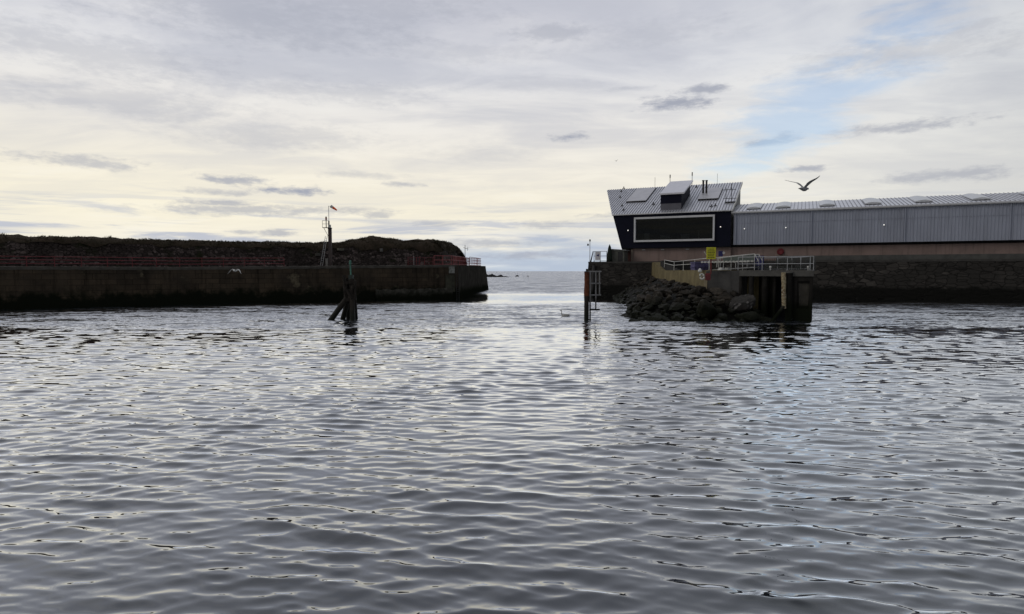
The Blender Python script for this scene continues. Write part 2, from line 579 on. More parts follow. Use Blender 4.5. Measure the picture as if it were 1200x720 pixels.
    gd = k.m('SQRT', k.m('ADD', k.m('MULTIPLY', gx, gx), k.m('MULTIPLY', gz, gz)))
    gn = k.noise(k.comb(k.m('MULTIPLY', az, 9), k.m('MULTIPLY', zc, 34), 7.7), 1.0, 6, 0.6, 0.4)
    gap = k.step(k.m('ADD', gd, k.m('MULTIPLY', k.m('SUBTRACT', gn, 0.5), 3.2)), 1.25, 0.1)
    b1 = k.n('ShaderNodeBackground')
    b1.inputs[1].default_value = 0.15
    k.l(sky.outputs[0], b1.inputs[0])
    b2 = k.n('ShaderNodeBackground')
    b2.inputs[1].default_value = 1.0
    k.l(c, b2.inputs[0])
    mx = k.n('ShaderNodeMixShader')
    k.l(k.m('SUBTRACT', 1.0, k.m('MULTIPLY', gap, 0.55)), mx.inputs[0])
    k.l(b1.outputs[0], mx.inputs[1])
    k.l(b2.outputs[0], mx.inputs[2])
    k.l(mx.outputs[0], out.inputs[0])


make_world()
sd = bpy.data.lights.new('sun', 'SUN')
sd.energy = 0.5
sd.angle = R(30)
sd.color = (1.0, 0.93, 0.82)
so = bpy.data.objects.new('sun', sd)
COL.objects.link(so)
sdir = Vector((math.sin(SUN_AZ) * math.cos(SUN_EL), math.cos(SUN_AZ) * math.cos(SUN_EL), math.sin(SUN_EL)))
so.rotation_euler = (-sdir).to_track_quat('-Z', 'Y').to_euler()
so.location = sdir * 200


# ------------------------------------------------------------------ water
def make_water():
    ys = [1.0]
    while ys[-1] < 70:
        ys.append(ys[-1] + max(0.018, ys[-1] * 0.0032))
    while ys[-1] < 30000:
        ys.append(ys[-1] * 1.06)
    ys = np.array([-400.0, -60.0, -12.0, -4.0, -1.0] + ys)
    nx = 520
    t = np.linspace(-1, 1, nx)
    t = np.sign(t) * np.abs(t) ** 1.15
    half = np.maximum(np.abs(ys), 3.0) * 1.15 + 2.0
    half = np.where(ys > 150, ys * 2.5, half)
    half = np.where(ys < 0, 900, half)
    Y = np.repeat(ys[:, None], nx, 1)
    X = half[:, None] * t[None, :]
    dy = np.gradient(ys)[:, None]
    dx = (half * 2.3 / nx)[:, None]
    Z = np.zeros_like(X)
    OX = np.zeros_like(X)
    OY = np.zeros_like(X)
    N = 190
    # slowly varying patches where the water lies calmer
    patch = 0.82 + 0.22 * np.sin(X * 0.23 + 1.3 * np.sin(Y * 0.11)) * np.sin(Y * 0.31 + 0.9 * np.sin(X * 0.17 + 2)) + 0.12 * np.sin(X * 0.6 - Y * 0.45)
    for i in range(N):
        lam = math.exp(rng.normal(math.log(0.46), 0.36)) if i % 3 else math.exp(rng.uniform(math.log(0.13), math.log(0.3)) if i % 2 else rng.uniform(math.log(0.7), math.log(2.0)))
        th = rng.normal(R(7), R(15 if lam > 0.4 else 24))
        ph = rng.uniform(0, 6.283)
        kx, ky = math.sin(th) * 2 * math.pi / lam, math.cos(th) * 2 * math.pi / lam
        sl = 0.2 * math.sqrt(2 / N) * (1.0 if 0.28 < lam < 0.9 else (0.8 if lam < 0.3 else 0.5))
        a = sl * lam / (2 * math.pi)
        fade = np.clip((lam / np.maximum(dy, dx * abs(math.sin(th))) - 2.5) / 2.5, 0, 1)
        arg = kx * X + ky * Y + ph
        A = a * fade * patch
        Z += A * np.cos(arg)
        OY -= 0.9 * A * np.sin(arg) * math.cos(th)
        OX -= 0.9 * A * np.sin(arg) * math.sin(th)
    Z = np.where(Y < 0.9, 0, Z)
    V = np.stack([X + OX, Y + OY, Z], -1).reshape(-1, 3)
    ny = len(ys)
    idx = np.arange(ny * nx).reshape(ny, nx)
    F = np.stack([idx[:-1, :-1], idx[:-1, 1:], idx[1:, 1:], idx[1:, :-1]], -1).reshape(-1, 4)
    me = bpy.data.meshes.new('water')
    me.vertices.add(len(V))
    me.vertices.foreach_set('co', V.astype(np.float32).ravel())
    me.loops.add(F.size)
    me.loops.foreach_set('vertex_index', F.astype(np.int32).ravel())
    me.polygons.add(len(F))
    me.polygons.foreach_set('loop_start', np.arange(0, F.size, 4, dtype=np.int32))
    me.polygons.foreach_set('loop_total', np.full(len(F), 4, dtype=np.int32))
    me.polygons.foreach_set('use_smooth', np.ones(len(F), dtype=bool))
    me.update(calc_edges=True)
    me.validate()
    o = bpy.data.objects.new('water', me)
    COL.objects.link(o)
    o['kind'] = 'structure'
    o['label'] = 'rippled grey harbour water running out to the open sea'
    m, nt, b = nodes_of('sea water')
    k = NT(nt)
    geo = k.n('ShaderNodeNewGeometry').outputs['Position']
    x, y, z = k.xyz(geo)
    # wind-ruffled belt in mid harbour, calm slick behind it, open sea beyond
    warp = k.m('MULTIPLY', k.m('SUBTRACT', k.noise(k.vm('MULTIPLY', geo, (0.05, 0.14, 0)), 1.0, 4, 0.6), 0.5), 18.0)
    yy = k.m('ADD', y, warp)
    belt = k.m('MULTIPLY', k.step(yy, 40.0, 46.0), k.step(yy, 84.0, 70.0))
    slick = k.m('MULTIPLY', k.step(yy, 74.0, 82.0), k.step(yy, 104.0, 96.0))
    sea = k.step(yy, 98.0, 125.0)
    far = k.step(y, 16.0, 40.0)
    amp = k.m('ADD', k.m('MULTIPLY', belt, 0.85), k.m('ADD', k.m('MULTIPLY', sea, 0.75), k.m('MULTIPLY_ADD', far, 0.14, 0.02)))
    ruf = k.m('MULTIPLY', k.step(k.noise(k.vm('MULTIPLY', geo, (0.16, 0.34, 0)), 1.0, 4, 0.6), 0.46, 0.66), 0.085)
    amp = k.m('ADD', amp, ruf)
    amp = k.m('MULTIPLY', amp, k.m('SUBTRACT', 1.0, k.m('MULTIPLY', slick, 0.45)))

    def slopes(sc, det):
        nd = k.n('ShaderNodeTexNoise')
        nd.inputs['Scale'].default_value = 1.0
        nd.inputs['Detail'].default_value = det
        nd.inputs['Roughness'].default_value = 0.6
        k.l(k.vm('MULTIPLY', geo, sc), nd.inputs['Vector'])
        return k.vm('SUBTRACT', nd.outputs['Color'], (0.5, 0.5, 0.5))
    sl = k.vm('ADD', slopes((1.9, 5.2, 1), 3), slopes((0.22, 0.8, 1), 3))
    sl = k.vm('MULTIPLY', sl, (0.55, 1.0, 0.0))
    asl = k.vm('MULTIPLY', sl, k.comb(amp, amp, 0.0))
    nrm = k.n('ShaderNodeNewGeometry').outputs['Normal']
    # the wind blows in from the sea, so the steep wave faces look towards the harbour
    lean = k.comb(0.0, k.m('MULTIPLY', k.m('ADD', k.m('MULTIPLY', sea, 0.26), k.m('MULTIPLY', belt, 0.15)), -1.0), 0.0)
    wn = k.vm('NORMALIZE', k.vm('ADD', k.vm('ADD', nrm, asl), lean))
    nt.nodes.remove(b)
    df = k.n('ShaderNodeBsdfDiffuse')
    df.inputs['Color'].default_value = (0.030, 0.036, 0.046, 1)
    gl = k.n('ShaderNodeBsdfGlossy')
    gl.inputs['Roughness'].default_value = 0.02
    gl.inputs['Color'].default_value = (0.96, 0.98, 1.0, 1)
    k.l(wn, gl.inputs['Normal'])
    fr = k.n('ShaderNodeFresnel')
    fr.inputs['IOR'].default_value = 1.335
    k.l(wn, fr.inputs['Normal'])
    mx = k.n('ShaderNodeMixShader')
    k.l(k.m('MULTIPLY_ADD', fr.outputs[0], 2.6, 0.035, clamp=True), mx.inputs[0])
    k.l(df.outputs[0], mx.inputs[1])
    k.l(gl.outputs[0], mx.inputs[2])
    k.l(mx.outputs[0], nt.nodes['Material Output'].inputs[0])
    me.materials.append(m)
    return o


make_water()
# sea bed so that nothing is open underneath
sb = MB().add([(-30000, -500, -6), (30000, -500, -6), (30000, 32000, -6), (-30000, 32000, -6)], [[0, 1, 2, 3]]).build('sea_bed', M_black)
sb['kind'] = 'structure'

# ------------------------------------------------------------------ left pier
A0 = Vector((-37, 74, 0))
WD = Vector((0.836, 0.548, 0)).normalized()
WN = Vector((-WD.y, WD.x, 0))
CORNER = at(539, 349, 93); CORNER.z = 0
A0 = CORNER - WD * 34.8


def pier_pt(t, off=0.0, z=0.0):
    """point t metres along the harbour face (34.8 is the corner), off metres behind it"""
    p = A0 + WD * t + WN * off
    return Vector((p.x, p.y, z))


def pier_top(t):
    return lerp(4.45, 4.9, max(0, min(1, (t + 2) / 37)))


FARB = at(577, 339.5, 133); FARB.z = 0
FART = at(569, 311.0, 132)

pq = MB()
ts = [-75, -40, -2, 10, 22, 34.8]
bat = 0.35
plan_f = [pier_pt(t) for t in ts]
mb = MB()
# harbour face with a slight batter, built as a strip of solid bays
for i in range(len(ts) - 1):
    a, b_ = ts[i], ts[i + 1]
    mb.hexa([pier_pt(a, 0, -6), pier_pt(b_, 0, -6), pier_pt(b_, 45, -6), pier_pt(a, 45, -6),
             pier_pt(a, bat, pier_top(a)), pier_pt(b_, bat, pier_top(b_)), pier_pt(b_, 45, pier_top(b_)), pier_pt(a, 45, pier_top(a))])
pier = tag(mb.build('stone_pier', M_quay), 'long dark stone harbour pier with weed along its foot', 'pier')
# pier head
mb = MB()
hc = pier_pt(34.8, 0, 0)
back = pier_pt(34.8, 45, 0)
mb.hexa([Vector((hc.x, hc.y, -6)), Vector((FARB.x, FARB.y, -6)), Vector((FARB.x - 8, FARB.y + 10, -6)), Vector((back.x, back.y, -6)),
         pier_pt(34.8, bat, 4.9), Vector((FART.x, FART.y, 5.1)), Vector((FARB.x - 9, FARB.y + 8, 5.1)), Vector((back.x, back.y, 4.9))])
head = tag(mb.build('pier_head', M_concrete_dark), 'sloping dark concrete pier head facing the harbour mouth', 'pier')
# coping along the edge, worn and uneven
mb = MB()
rings = []
t_ = -75.0
while t_ <= 34.8:
    zt_ = pier_top(t_)
    n1 = noise.noise(Vector((t_ * 1.3, 1, 5))) * 0.07 + noise.noise(Vector((t_ * 5, 1, 5))) * 0.04
    n2 = noise.noise(Vector((t_ * 1.9, 4, 5))) * 0.10
    rings.append([pier_pt(t_, bat - 0.08 + n2, zt_ - 0.30 + n1), pier_pt(t_, bat - 0.06 + n2, zt_ + 0.02 + n1), pier_pt(t_, bat + 0.9, zt_ + 0.06), pier_pt(t_, bat + 0.9, zt_ - 0.28)])
    t_ += 0.35
mb.loft(rings)
cop = mb.build('coping', mat('coping stone', (0.10, 0.092, 0.08), (0.06, 0.056, 0.05), 1.2, 0.9, 0.02), pier)

mb = MB()
rings = []
for i in range(60):
    t_ = lerp(21.5, 33.5, i / 59)
    o_ = -0.22 - 0.16 * noise.noise(Vector((t_ * 1.7, 3, 1)))
    zt_ = 1.45 + .22 * noise.noise(Vector((t_ * 1.1, 7, 2))) + .12 * noise.noise(Vector((t_ * 4, 7, 2)))
    rings.append([pier_pt(t_, o_, -2), pier_pt(t_, .3, -2), pier_pt(t_, .3, zt_), pier_pt(t_, o_ + .05, zt_ - .05)])
mb.loft(rings)
mb.build('toe_ledge', mat('barnacled ledge', (0.11, 0.105, 0.09), (0.03, 0.03, 0.025), 1.6, .9, .06, 6, spec=0.0, weed=(WEED, 1.0, .8, 1.4)), pier)
# pale sign panel, repair patch and iron ladder near the corner
sg = thing('wall_panel', pier_pt(33.6, 0, 3.4), 'pale flaking notice board fixed at the top of the pier wall', 'panel')
mb = MB().box(pier_pt(33.5, 0.12, 4.2), (0.95, 0.12, 1.0), WD, WN)
mb.build('board', mat('flaking white board', (0.34, 0.35, 0.33), (0.14, 0.14, 0.13), 3, 0.8), sg)
mb = MB().box(pier_pt(33.5, 0.1, 3.55), (1.05, 0.1, 0.08), WD, WN)
mb.build('ledge', M_concrete_dark, sg)
ld = thing('harbour_ladder', pier_pt(34.45, -0.1, 0.2), 'black iron ladder down the pier wall beside the pale board', 'ladder')
for o_ in (-0.2, 0.2):
    MB().bar(pier_pt(34.4 + o_, -0.16, -0.5), pier_pt(34.4 + o_, 0.16, 5.6), 0.035).build('stile', M_dkmetal, ld)
for i in range(19):
    z_ = 0.1 + i * 0.28
    MB().bar(pier_pt(34.2, -0.13 + z_ * 0.05, z_), pier_pt(34.6, -0.13 + z_ * 0.05, z_), 0.02, n=6).build('rung', M_dkmetal, ld)
# grey-green repair render on the wall
mb = MB().hexa([pier_pt(32.4, -0.02, 0.9), pier_pt(34.0, -0.02, 0.9), pier_pt(34.0, 0.5, 0.9), pier_pt(32.4, 0.5, 0.9),
                pier_pt(32.5, 0.22, 3.45), pier_pt(34.0, 0.22, 3.45), pier_pt(34.0, 0.6, 3.45), pier_pt(32.5, 0.6, 3.45)])
mb.build('repair_patch', mat('patched render', (0.075, 0.075, 0.055), (0.04, 0.04, 0.032), 1.5, 0.9, 0.03, streak=0.5), pier)


# rubble wall behind the walkway and grassy bank above
def bank_profile():
    pts = [(-60, 8.3), (-30, 8.2), (-2, 8.15), (4, 8.0), (8, 8.15), (14, 8.2), (20, 8.35), (22.5, 9.0), (25, 9.3), (28, 9.2), (30, 8.85), (33, 8.95), (35, 9.2),
           (37, 9.0), (39, 9.25), (41, 9.35), (43, 9.15), (45, 9.3), (47, 9.3), (49.5, 8.9), (51.5, 8.2), (53, 7.2), (54, 6.4), (55.0, 5.0)]
    return pts


def crest(t):
    ps = bank_profile()
    if t <= ps[0][0]: return ps[0][1]
    for (a, za), (b_, zb) in zip(ps, ps[1:]):
        if a <= t <= b_:
            u = (t - a) / (b_ - a)
            u = u * u * (3 - 2 * u)
            return lerp(za, zb, u)
    return ps[-1][1]


def wall_h(t):
    return min(crest(t) - 0.7, 7.4 + 0.25 * math.sin(t * 0.7) + 0.2 * math.sin(t * 1.9))


OFF = 7.0
# curve the wall line back with the pier head
def bank_pt(t, off, z):
    p = pier_pt(min(t, 36), off, z)
    if t > 36:
        dirn = Vector((0.12, 0.99, 0)).normalized()
        nn = Vector((-dirn.y, dirn.x, 0))
        p0 = pier_pt(36, OFF, z)
        p = p0 + dirn * (t - 36) + nn * (off - OFF)
        p.z = z
    return p


mb = MB()
tt = [-70 + i * 0.8 for i in range(int((52 + 70) / 0.8) + 1)]
rows = []
for t in tt:
    h = max(5.0, wall_h(t))
    n1 = noise.noise(Vector((t * 0.6, 0, 1))) * 0.25
    col = []
    for j in range(7):
        u = j / 6
        nz = noise.noise(Vector((t * 0.9, u * 4, 4))) * 0.14
        col.append(bank_pt(t, OFF + 0.9 * u + nz + n1, lerp(4.3, h, u)))
    col.append(bank_pt(t, OFF + 2.6, h))
    col.append(bank_pt(t, OFF + 2.6, 4.3))
    rows.append(col)
n = len(rows[0])
mb.loft(rows)
rub = tag(mb.build('rubble_wall', M_rubble), 'old rubble stone wall below the grassy bank on the pier', 'wall')

mb = MB()
bt = [-70 + i * 0.5 for i in range(int((55.2 + 70) / 0.5) + 1)]
rows = []
for t in bt:
    c_ = crest(t)
    h = max(4.7, min(wall_h(t) - 0.08, c_ - 0.2))
    col = []
    w_end = 1.0 if t < 46 else max(0.15, (56 - t) / 10)
    prof = [(0.75, 0.0), (0.9, 0.30), (1.4, 0.62), (2.2, 0.86), (3.4, 1.0), (5.5, 0.97), (8.5, 0.8), (12, 0.45), (15, -0.3)]
    for j, (o_, u) in enumerate(prof):
        q = Vector((t * 0.55, o_ * 0.8, 2.5))
        dz = (noise.noise(q) * 0.55 + noise.noise(q * 2.7) * 0.25 + noise.noise(q * 6) * 0.1) * (0.5 if j in (3, 4) else 0.65)
        if j == 0: dz = 0
        zz = lerp(h, c_, u) + dz * (1 if c_ > 6 else 0.3)
        if j == len(prof) - 1: zz = 4.6
        col.append(bank_pt(t, OFF + o_ * w_end + noise.noise(q * 1.7 + Vector((5, 0, 0))) * 0.25, zz))
    rows.append(col)
nr, nc = len(rows), len(rows[0])
mb.add([p for r_ in rows for p in r_], [[i * nc + j, (i + 1) * nc + j, (i + 1) * nc + j + 1, i * nc + j + 1] for i in range(nr - 1) for j in range(nc - 1)])
bank = mb.build('grass_bank_terrain', M_bank, smooth=True)
tag(bank, 'rough dark grassy bank along the top of the pier wall', kind='structure')

# grass on the bank (nobody could count it)
mb = MB()
for i in range(9000):
    t = random.uniform(-70, 54.0)
    if random.random() < 0.55 and t < -5:
        continue
    fi = (t + 70) / 0.5
    i0 = min(int(fi), nr - 2)
    j0 = random.choice([0, 1, 1, 2, 2, 3, 3, 3, 4])
    u, v = fi - i0, random.random()
    a = lerp(rows[i0][j0], rows[i0 + 1][j0], u)
    b_ = lerp(rows[i0][j0 + 1], rows[i0 + 1][j0 + 1], u)
    p = lerp(a, b_, v) - Vector((0, 0, 0.04))
    cl = max(0.0, noise.noise(Vector((t * 0.8, j0 * 0.7, 8))) + 0.35)
    h = random.uniform(0.10, 0.26) * (0.6 + 1.1 * cl)
    for q in range(3):
        th = random.uniform(0, 6.28)
        w = Vector((math.cos(th), math.sin(th), 0)) * random.uniform(0.02, 0.05)
        lean = Vector((random.uniform(-.5, .5), random.uniform(-.5, .5), 1)) * h
        b0 = p + Vector((random.uniform(-.1, .1), random.uniform(-.1, .1), 0))
        mb.add([b0 - w, b0 + w, b0 + lean], [[0, 1, 2]])
tag(mb.build('grass', M_grass), 'dark rough grass growing along the bank top', kind='stuff')


# railings --------------------------------------------------------
def fence(name, pts, label, m, height=1.1, rails=(1.0, 0.55), spacing=2.0, post_r=0.035, rail_r=0.025, bal=0, balm=None, cat='railing', group=None, heights=None):
    pts = [Vector(p) for p in pts]
    f = thing(name, pts[0], label, cat, group)
    L = [(q - p).length for p, q in zip(pts, pts[1:])]
    tot = sum(L)

    def pos(d):
        for p, q, l in zip(pts, pts[1:], L):
            if d <= l + 1e-6:
                return lerp(p, q, d / l)
            d -= l
        return pts[-1].copy()
    npst = max(2, round(tot / spacing) + 1)
    for i in range(npst):
        p = pos(tot * i / (npst - 1))
        mb = MB().bar(p, p + Vector((0, 0, height)), post_r, n=8)
        mb.box(p + Vector((0, 0, 0.02)), (post_r * 5, post_r * 5, 0.03))
        mb.build('post', m, f)
    for r_ in rails:
        mb = MB()
        for p, q in zip(pts, pts[1:]):
            mb.bar(p + Vector((0, 0, height * r_)), q + Vector((0, 0, height * r_)), rail_r, n=8)
        mb.build('rail', m, f)
    if bal:
        nb = min(95, int(tot / bal))
        for i in range(nb):
            p = pos(tot * (i + 0.5) / nb)
            MB().bar(p + Vector((0, 0, height * 0.1)), p + Vector((0, 0, height * 0.98)), 0.014, n=5).build('baluster', balm or m, f)
    return f


fence('railing', [pier_pt(t, 1.0, pier_top(t) + 0.06) for t in (-60, -2, 9.5)], 'dull red two rail railing along the left stretch of the pier edge', M_red, 1.05,
      rails=(1.0, 0.66, 0.3), spacing=2.4, rail_r=0.04)
hp = [pier_pt(29.0, 1.2, 4.9), pier_pt(34.3, 1.2, 4.92)]
fence('railing', [pier_pt(27.0, 1.4, 4.88), pier_pt(31.0, 1.4, 4.9)], 'dull red barred railing in front of the rubble wall near the pier corner', M_red, 1.15, rails=(1.0, 0.5, 0.12), spacing=1.3, bal=0.3)
e0 = pier_pt(34.3, 1.4, 4.92)
e1 = Vector((FART.x - 0.9, FART.y - 1.0, 5.1))
em = lerp(e0, e1, 0.50)
fence('railing', [pier_pt(31.2, 1.4, 4.9), e0, em], 'bright red barred railing turning round the pier corner', M_redpale, 1.4, rails=(1.0, 0.55, 0.1), spacing=1.4, bal=0.35, balm=M_red, rail_r=0.04)
fence('railing', [lerp(e0, e1, 0.52), e1, e1 + Vector((-6, 4, 0))], 'pinkish railing at the outer tip of the pier against the sky', M_redpale, 1.6, rails=(1.0, 0.66, 0.33, 0.05), spacing=3.0, bal=0.9, rail_r=0.04, post_r=0.05)

# gate post / dark litter bin by the railing
bn_ = thing('gate_panel', pier_pt(28.6, 1.9, 4.9), 'dark narrow gate set into the red railing', 'gate')
MB().box(pier_pt(28.6, 1.9, 5.5), (0.7, 0.06, 1.15), WD, WN).build('leaf', M_dkmetal, bn_)
for o_ in (-0.45, 0.45):
    MB().bar(pier_pt(28.6 + o_, 1.9, 4.9), pier_pt(28.6 + o_, 1.9, 6.2), 0.05).build('gate_post', M_galv if o_ < 0 else M_red, bn_)

# small aerial on the end of the bank
bp = at(545, 296, 112)
ae = thing('aerial_mast', bp, 'thin dark aerial with cross arms on the bank end', 'aerial')
MB().bar(bp - Vector((0, 0, 0.8)), bp + Vector((0, 0, 1.35)), 0.045).build('pole', M_dkmetal, ae)
MB().bar(bp + Vector((-0.3, 0, 0.85)), bp + Vector((0.6, 0, 0.6)), 0.035).bar(bp + Vector((0.45, 0, 0.3)), bp + Vector((0.5, 0, 1.0)), 0.03).build('cross_arm', M_dkmetal, ae)

# plaques on the rubble wall
def on_wall(px, py, w, h, name, label, m, cat='plaque'):
    # intersect the sight line with the wall face plane
    d = ray(px, py)
    o0 = Vector((0, 0, CAM_H))
    p0 = pier_pt(0, OFF + 0.05, 0)
    s_ = (p0 - o0).dot(WN) / d.dot(WN)
    p = o0 + d * s_
    t_ = (p - A0).dot(WD)
    mb = MB().box(p + WN * 0.5, (w, 1.0, h), WD, WN)
    return tag(mb.build(name, m, bevel=0.01), label, cat)


on_wall(400, 292.5, 0.85, 0.32, 'plaque', 'pale oblong plaque high on the rubble wall right of the mast', mat('pale plaque', (0.17, 0.165, 0.13), (0.12, 0.115, 0.1), 2, 0.8))
on_wall(373, 298.5, 0.6, 0.4, 'plaque', 'grey weathered plaque on the rubble wall left of the mast', mat('grey plaque', (0.13, 0.125, 0.105), (0.08, 0.078, 0.07), 2, 0.8))
on_wall(448, 293.2, 0.22, 0.5, 'wall_vent', 'small upright pale vent on the rubble wall', mat('grey vent', (0.15, 0.15, 0.15), (0.1, 0.1, 0.1), 2, 0.8), 'vent')

# ------------------------------------------------------------------ signal mast with windsock
mp = pier_pt(15.6, 2.2, 0)
mpt = pier_top(15.6)
mx_, Ym = 387.3, mp.y
mp = at(mx_, 311, 85.5); mp.z = 4.65
sm = thing('signal_mast', mp, 'harbour signal mast of dark column carrying lamps and a thin windsock pole', 'mast')
b0 = mp
MB().box(b0 + Vector((0, 0, 2.6)), (0.42, 0.36, 5.2)).build('column', mat('brown painted column', (0.07, 0.05, 0.048), (0.045, 0.034, 0.033), 2, 0.6), sm)
MB().box(b0 + Vector((0, 0, 5.28)), (0.5, 0.44, 0.14)).build('column_cap', M_dkmetal, sm)
MB().bar(b0 + Vector((-0.12, 0, 5.2)), b0 + Vector((-0.12, 0, 8.35)), 0.035).build('pole', M_galv, sm)
MB().bar(b0 + Vector((-0.12, 0, 5.2)), b0 + Vector((-0.12, 0, 6.3)), 0.09).build('pole_socket', M_dkmetal, sm)
# lamp platform
MB().box(b0 + Vector((-0.5, 0, 5.35)), (0.9, 0.7, 0.06)).bar(b0 + Vector((-0.85, 0, 5.35)), b0 + Vector((-0.2, 0, 4.1)), 0.03).build('platform', M_dkmetal, sm)
mb = MB()
for sx in (-0.92, -0.1):
    mb.bar(b0 + Vector((sx, -0.33, 5.35)), b0 + Vector((sx, -0.33, 6.3)), 0.028)
mb.bar(b0 + Vector((-0.92, -0.33, 6.3)), b0 + Vector((-0.1, -0.33, 6.3)), 0.028).bar(b0 + Vector((-0.92, -0.33, 5.85)), b0 + Vector((-0.1, -0.33, 5.85)), 0.025)
mb.build('platform_rail', M_galv, sm)
mb = MB().bar(b0 + Vector((-0.5, 0, 5.4)), b0 + Vector((-0.5, 0, 6.4)), 0.06)
mb.bar(b0 + Vector((-0.5, 0, 6.75)), b0 + Vector((-0.5, 0, 6.9)), 0.13, 0.05)
mb.build('lamp_stand', M_dkmetal, sm)
MB().bar(b0 + Vector((-0.5, 0, 6.4)), b0 + Vector((-0.5, 0, 6.75)), 0.12).build('signal_lamp', mat('red lamp glass', (0.3, 0.05, 0.04), (0.25, 0.04, 0.04), 2, 0.2), sm)
MB().bar(b0 + Vector((0.06, -0.1, 5.3)), b0 + Vector((0.06, -0.1, 5.75)), 0.13).build('signal_lamp', M_lamp_dim, sm)
# white ladder leaning on the column
mb = MB()
for q in (-0.16, 0.16):
    mb.bar(b0 + Vector((-1.15 + q, -0.4, 0)), b0 + Vector((-0.42 + q * 0.8, -0.3, 4.2)), 0.032)
for i in range(13):
    u = i / 13
    c_ = lerp(b0 + Vector((-1.15, -0.4, 0.2)), b0 + Vector((-0.42, -0.3, 4.2)), u)
    mb.bar(c_ - Vector((0.15, 0, 0)), c_ + Vector((0.15, 0, 0)), 0.018, n=6)
mb.build('ladder', M_galv, sm)
MB().box(b0 + Vector((-0.42, -0.25, 0.55)), (0.3, 0.3, 1.1)).build('control_box', mat('pale cabinet', (0.22, 0.21, 0.2), (0.15, 0.145, 0.14), 2, 0.6), sm)
# windsock: open cone on a swivel hoop
top = b0 + Vector((-0.12, 0, 8.3))
ws = thing('windsock', top, 'small orange and white windsock blowing from the mast top', 'windsock')
a_, b1 = top + Vector((0.02, 0, 0)), top + Vector((1.15, -0.1, -0.55))
MB().bar(top, top + Vector((0.32, 0, 0)), 0.018).build('swivel_arm', M_galv, ws)
s0 = top + Vector((0.32, 0, 0.0))
dv = (b1 - s0)
MB().bar(s0, s0 + dv * 0.35, 0.21, 0.17, n=12, cap=False).build('white_band', M_white, ws)
MB().bar(s0 + dv * 0.35, b1, 0.17, 0.09, n=12, cap=False).build('orange_sock', M_orange, ws)

# ------------------------------------------------------------------ timber pile cluster with green light
def W(px, py, Y):
    return at(px, py, Y)


DY = 50.5
pc0 = W(410, 375, DY); pc0.z = 0
pc = thing('pile_cluster', pc0, 'dark timber pile cluster with raking legs and a green light on top', 'mooring piles')


def pile(p, q, r, name='pile', m=M_timber):
    d = (Vector(p) - Vector(q)).normalized()
    return MB().bar(Vector(p) + d * 2.5, q, r * 1.08, r, n=10, wob=0.07).build(name, m, pc)


pile(W(388, 375, DY - 0.4), W(409, 346, DY), 0.22)
pile(W(402, 373, DY + 0.6), W(411, 340, DY), 0.20)
pile(W(413.5, 376, DY - 0.6), W(412.5, 327, DY), 0.20)
pile(W(408, 372, DY + 1.6), W(408, 331, DY + 0.2), 0.17)
pile(W(417, 370, DY + 1.9), W(414.5, 333, DY + 0.3), 0.15)
for (x0, y0, x1, y1) in ((403, 332, 416, 330), (402.5, 343, 416, 345), (404, 352, 416, 350)):
    p, q = W(x0, y0, DY - 0.28), W(x1, y1, DY - 0.2)
    MB().box((p + q) / 2, ((q - p).length, 0.18, 0.26), (q - p).normalized(), (0, 1, 0)).build('brace', M_timber, pc)
for (x0, y0, x1, y1, r_, dd) in ((405.5, 352, 403, 323, .15, -.1), (408, 352, 406.5, 326, .17, .25), (415.5, 352, 416, 329, .13, -.3), (410, 350, 414, 335, .16, -.35), (412, 350, 404, 336, .12, -.45)):
    MB().bar(W(x0, y0, DY + dd), W(x1, y1, DY + dd), r_, r_ * .85, wob=0.13).build('stump', M_timber, pc)
MB().bar(W(411.5, 330, DY), W(410.5, 310, DY), 0.075, 0.06).build('light_post', M_green, pc)
MB().box(W(411.5, 325, DY), (0.36, 0.34, 0.36)).build('battery_box', mat('weathered green box', (0.035, 0.05, 0.043), (0.025, 0.034, 0.03), 3, 0.7), pc)
MB().bar(W(410.4, 310, DY), W(410.4, 306.2, DY), 0.10, 0.09).bar(W(410.4, 306.2, DY), W(410.4, 305.4, DY), 0.12, 0.04).build('light', M_green, pc)

# ------------------------------------------------------------------ right quay
UD = Vector((0.904, -0.427, 0)).normalized()
VD = Vector((-UD.y, UD.x, 0))
Q0 = Vector((16.3, 106.5, 0))
QZ = 5.6


def q_pt(s, off, z):
    p = Q0 + UD * s + VD * off
    return Vector((p.x, p.y, z))


M_quay_r = masonry('right quay stone', (0.034, 0.032, 0.030), (0.085, 0.078, 0.072), (UD.x, UD.y), 0.8, 1.9, weed=((0.007, 0.007, 0.006), 1.7), bump=0.06)
mb = MB()
mb.hexa([q_pt(-4.2, -0.3, -6), q_pt(95, -0.3, -6), q_pt(95, 60, -6), q_pt(-8.5, 60, -6),
         q_pt(-3.2, 0, QZ), q_pt(95, 0, QZ), q_pt(95, 60, QZ), q_pt(-6.5, 60, QZ)])
rq = tag(mb.build('stone_quay', M_quay_r), 'dark stone quay wall under the navy building', 'quay')
MB().hexa([q_pt(-3.25, -0.06, QZ - 0.25), q_pt(95, -0.06, QZ - 0.25), q_pt(95, 0.9, QZ - 0.25), q_pt(-3.25, 0.9, QZ - 0.25),
           q_pt(-3.25, -0.06, QZ + 0.05), q_pt(95, -0.06, QZ + 0.05), q_pt(95, 0.9, QZ + 0.05), q_pt(-3.25, 0.9, QZ + 0.05)]).build('coping', mat('quay coping', (0.075, 0.072, 0.068), (0.05, 0.048, 0.046), 1.2, 0.9, 0.02), rq)
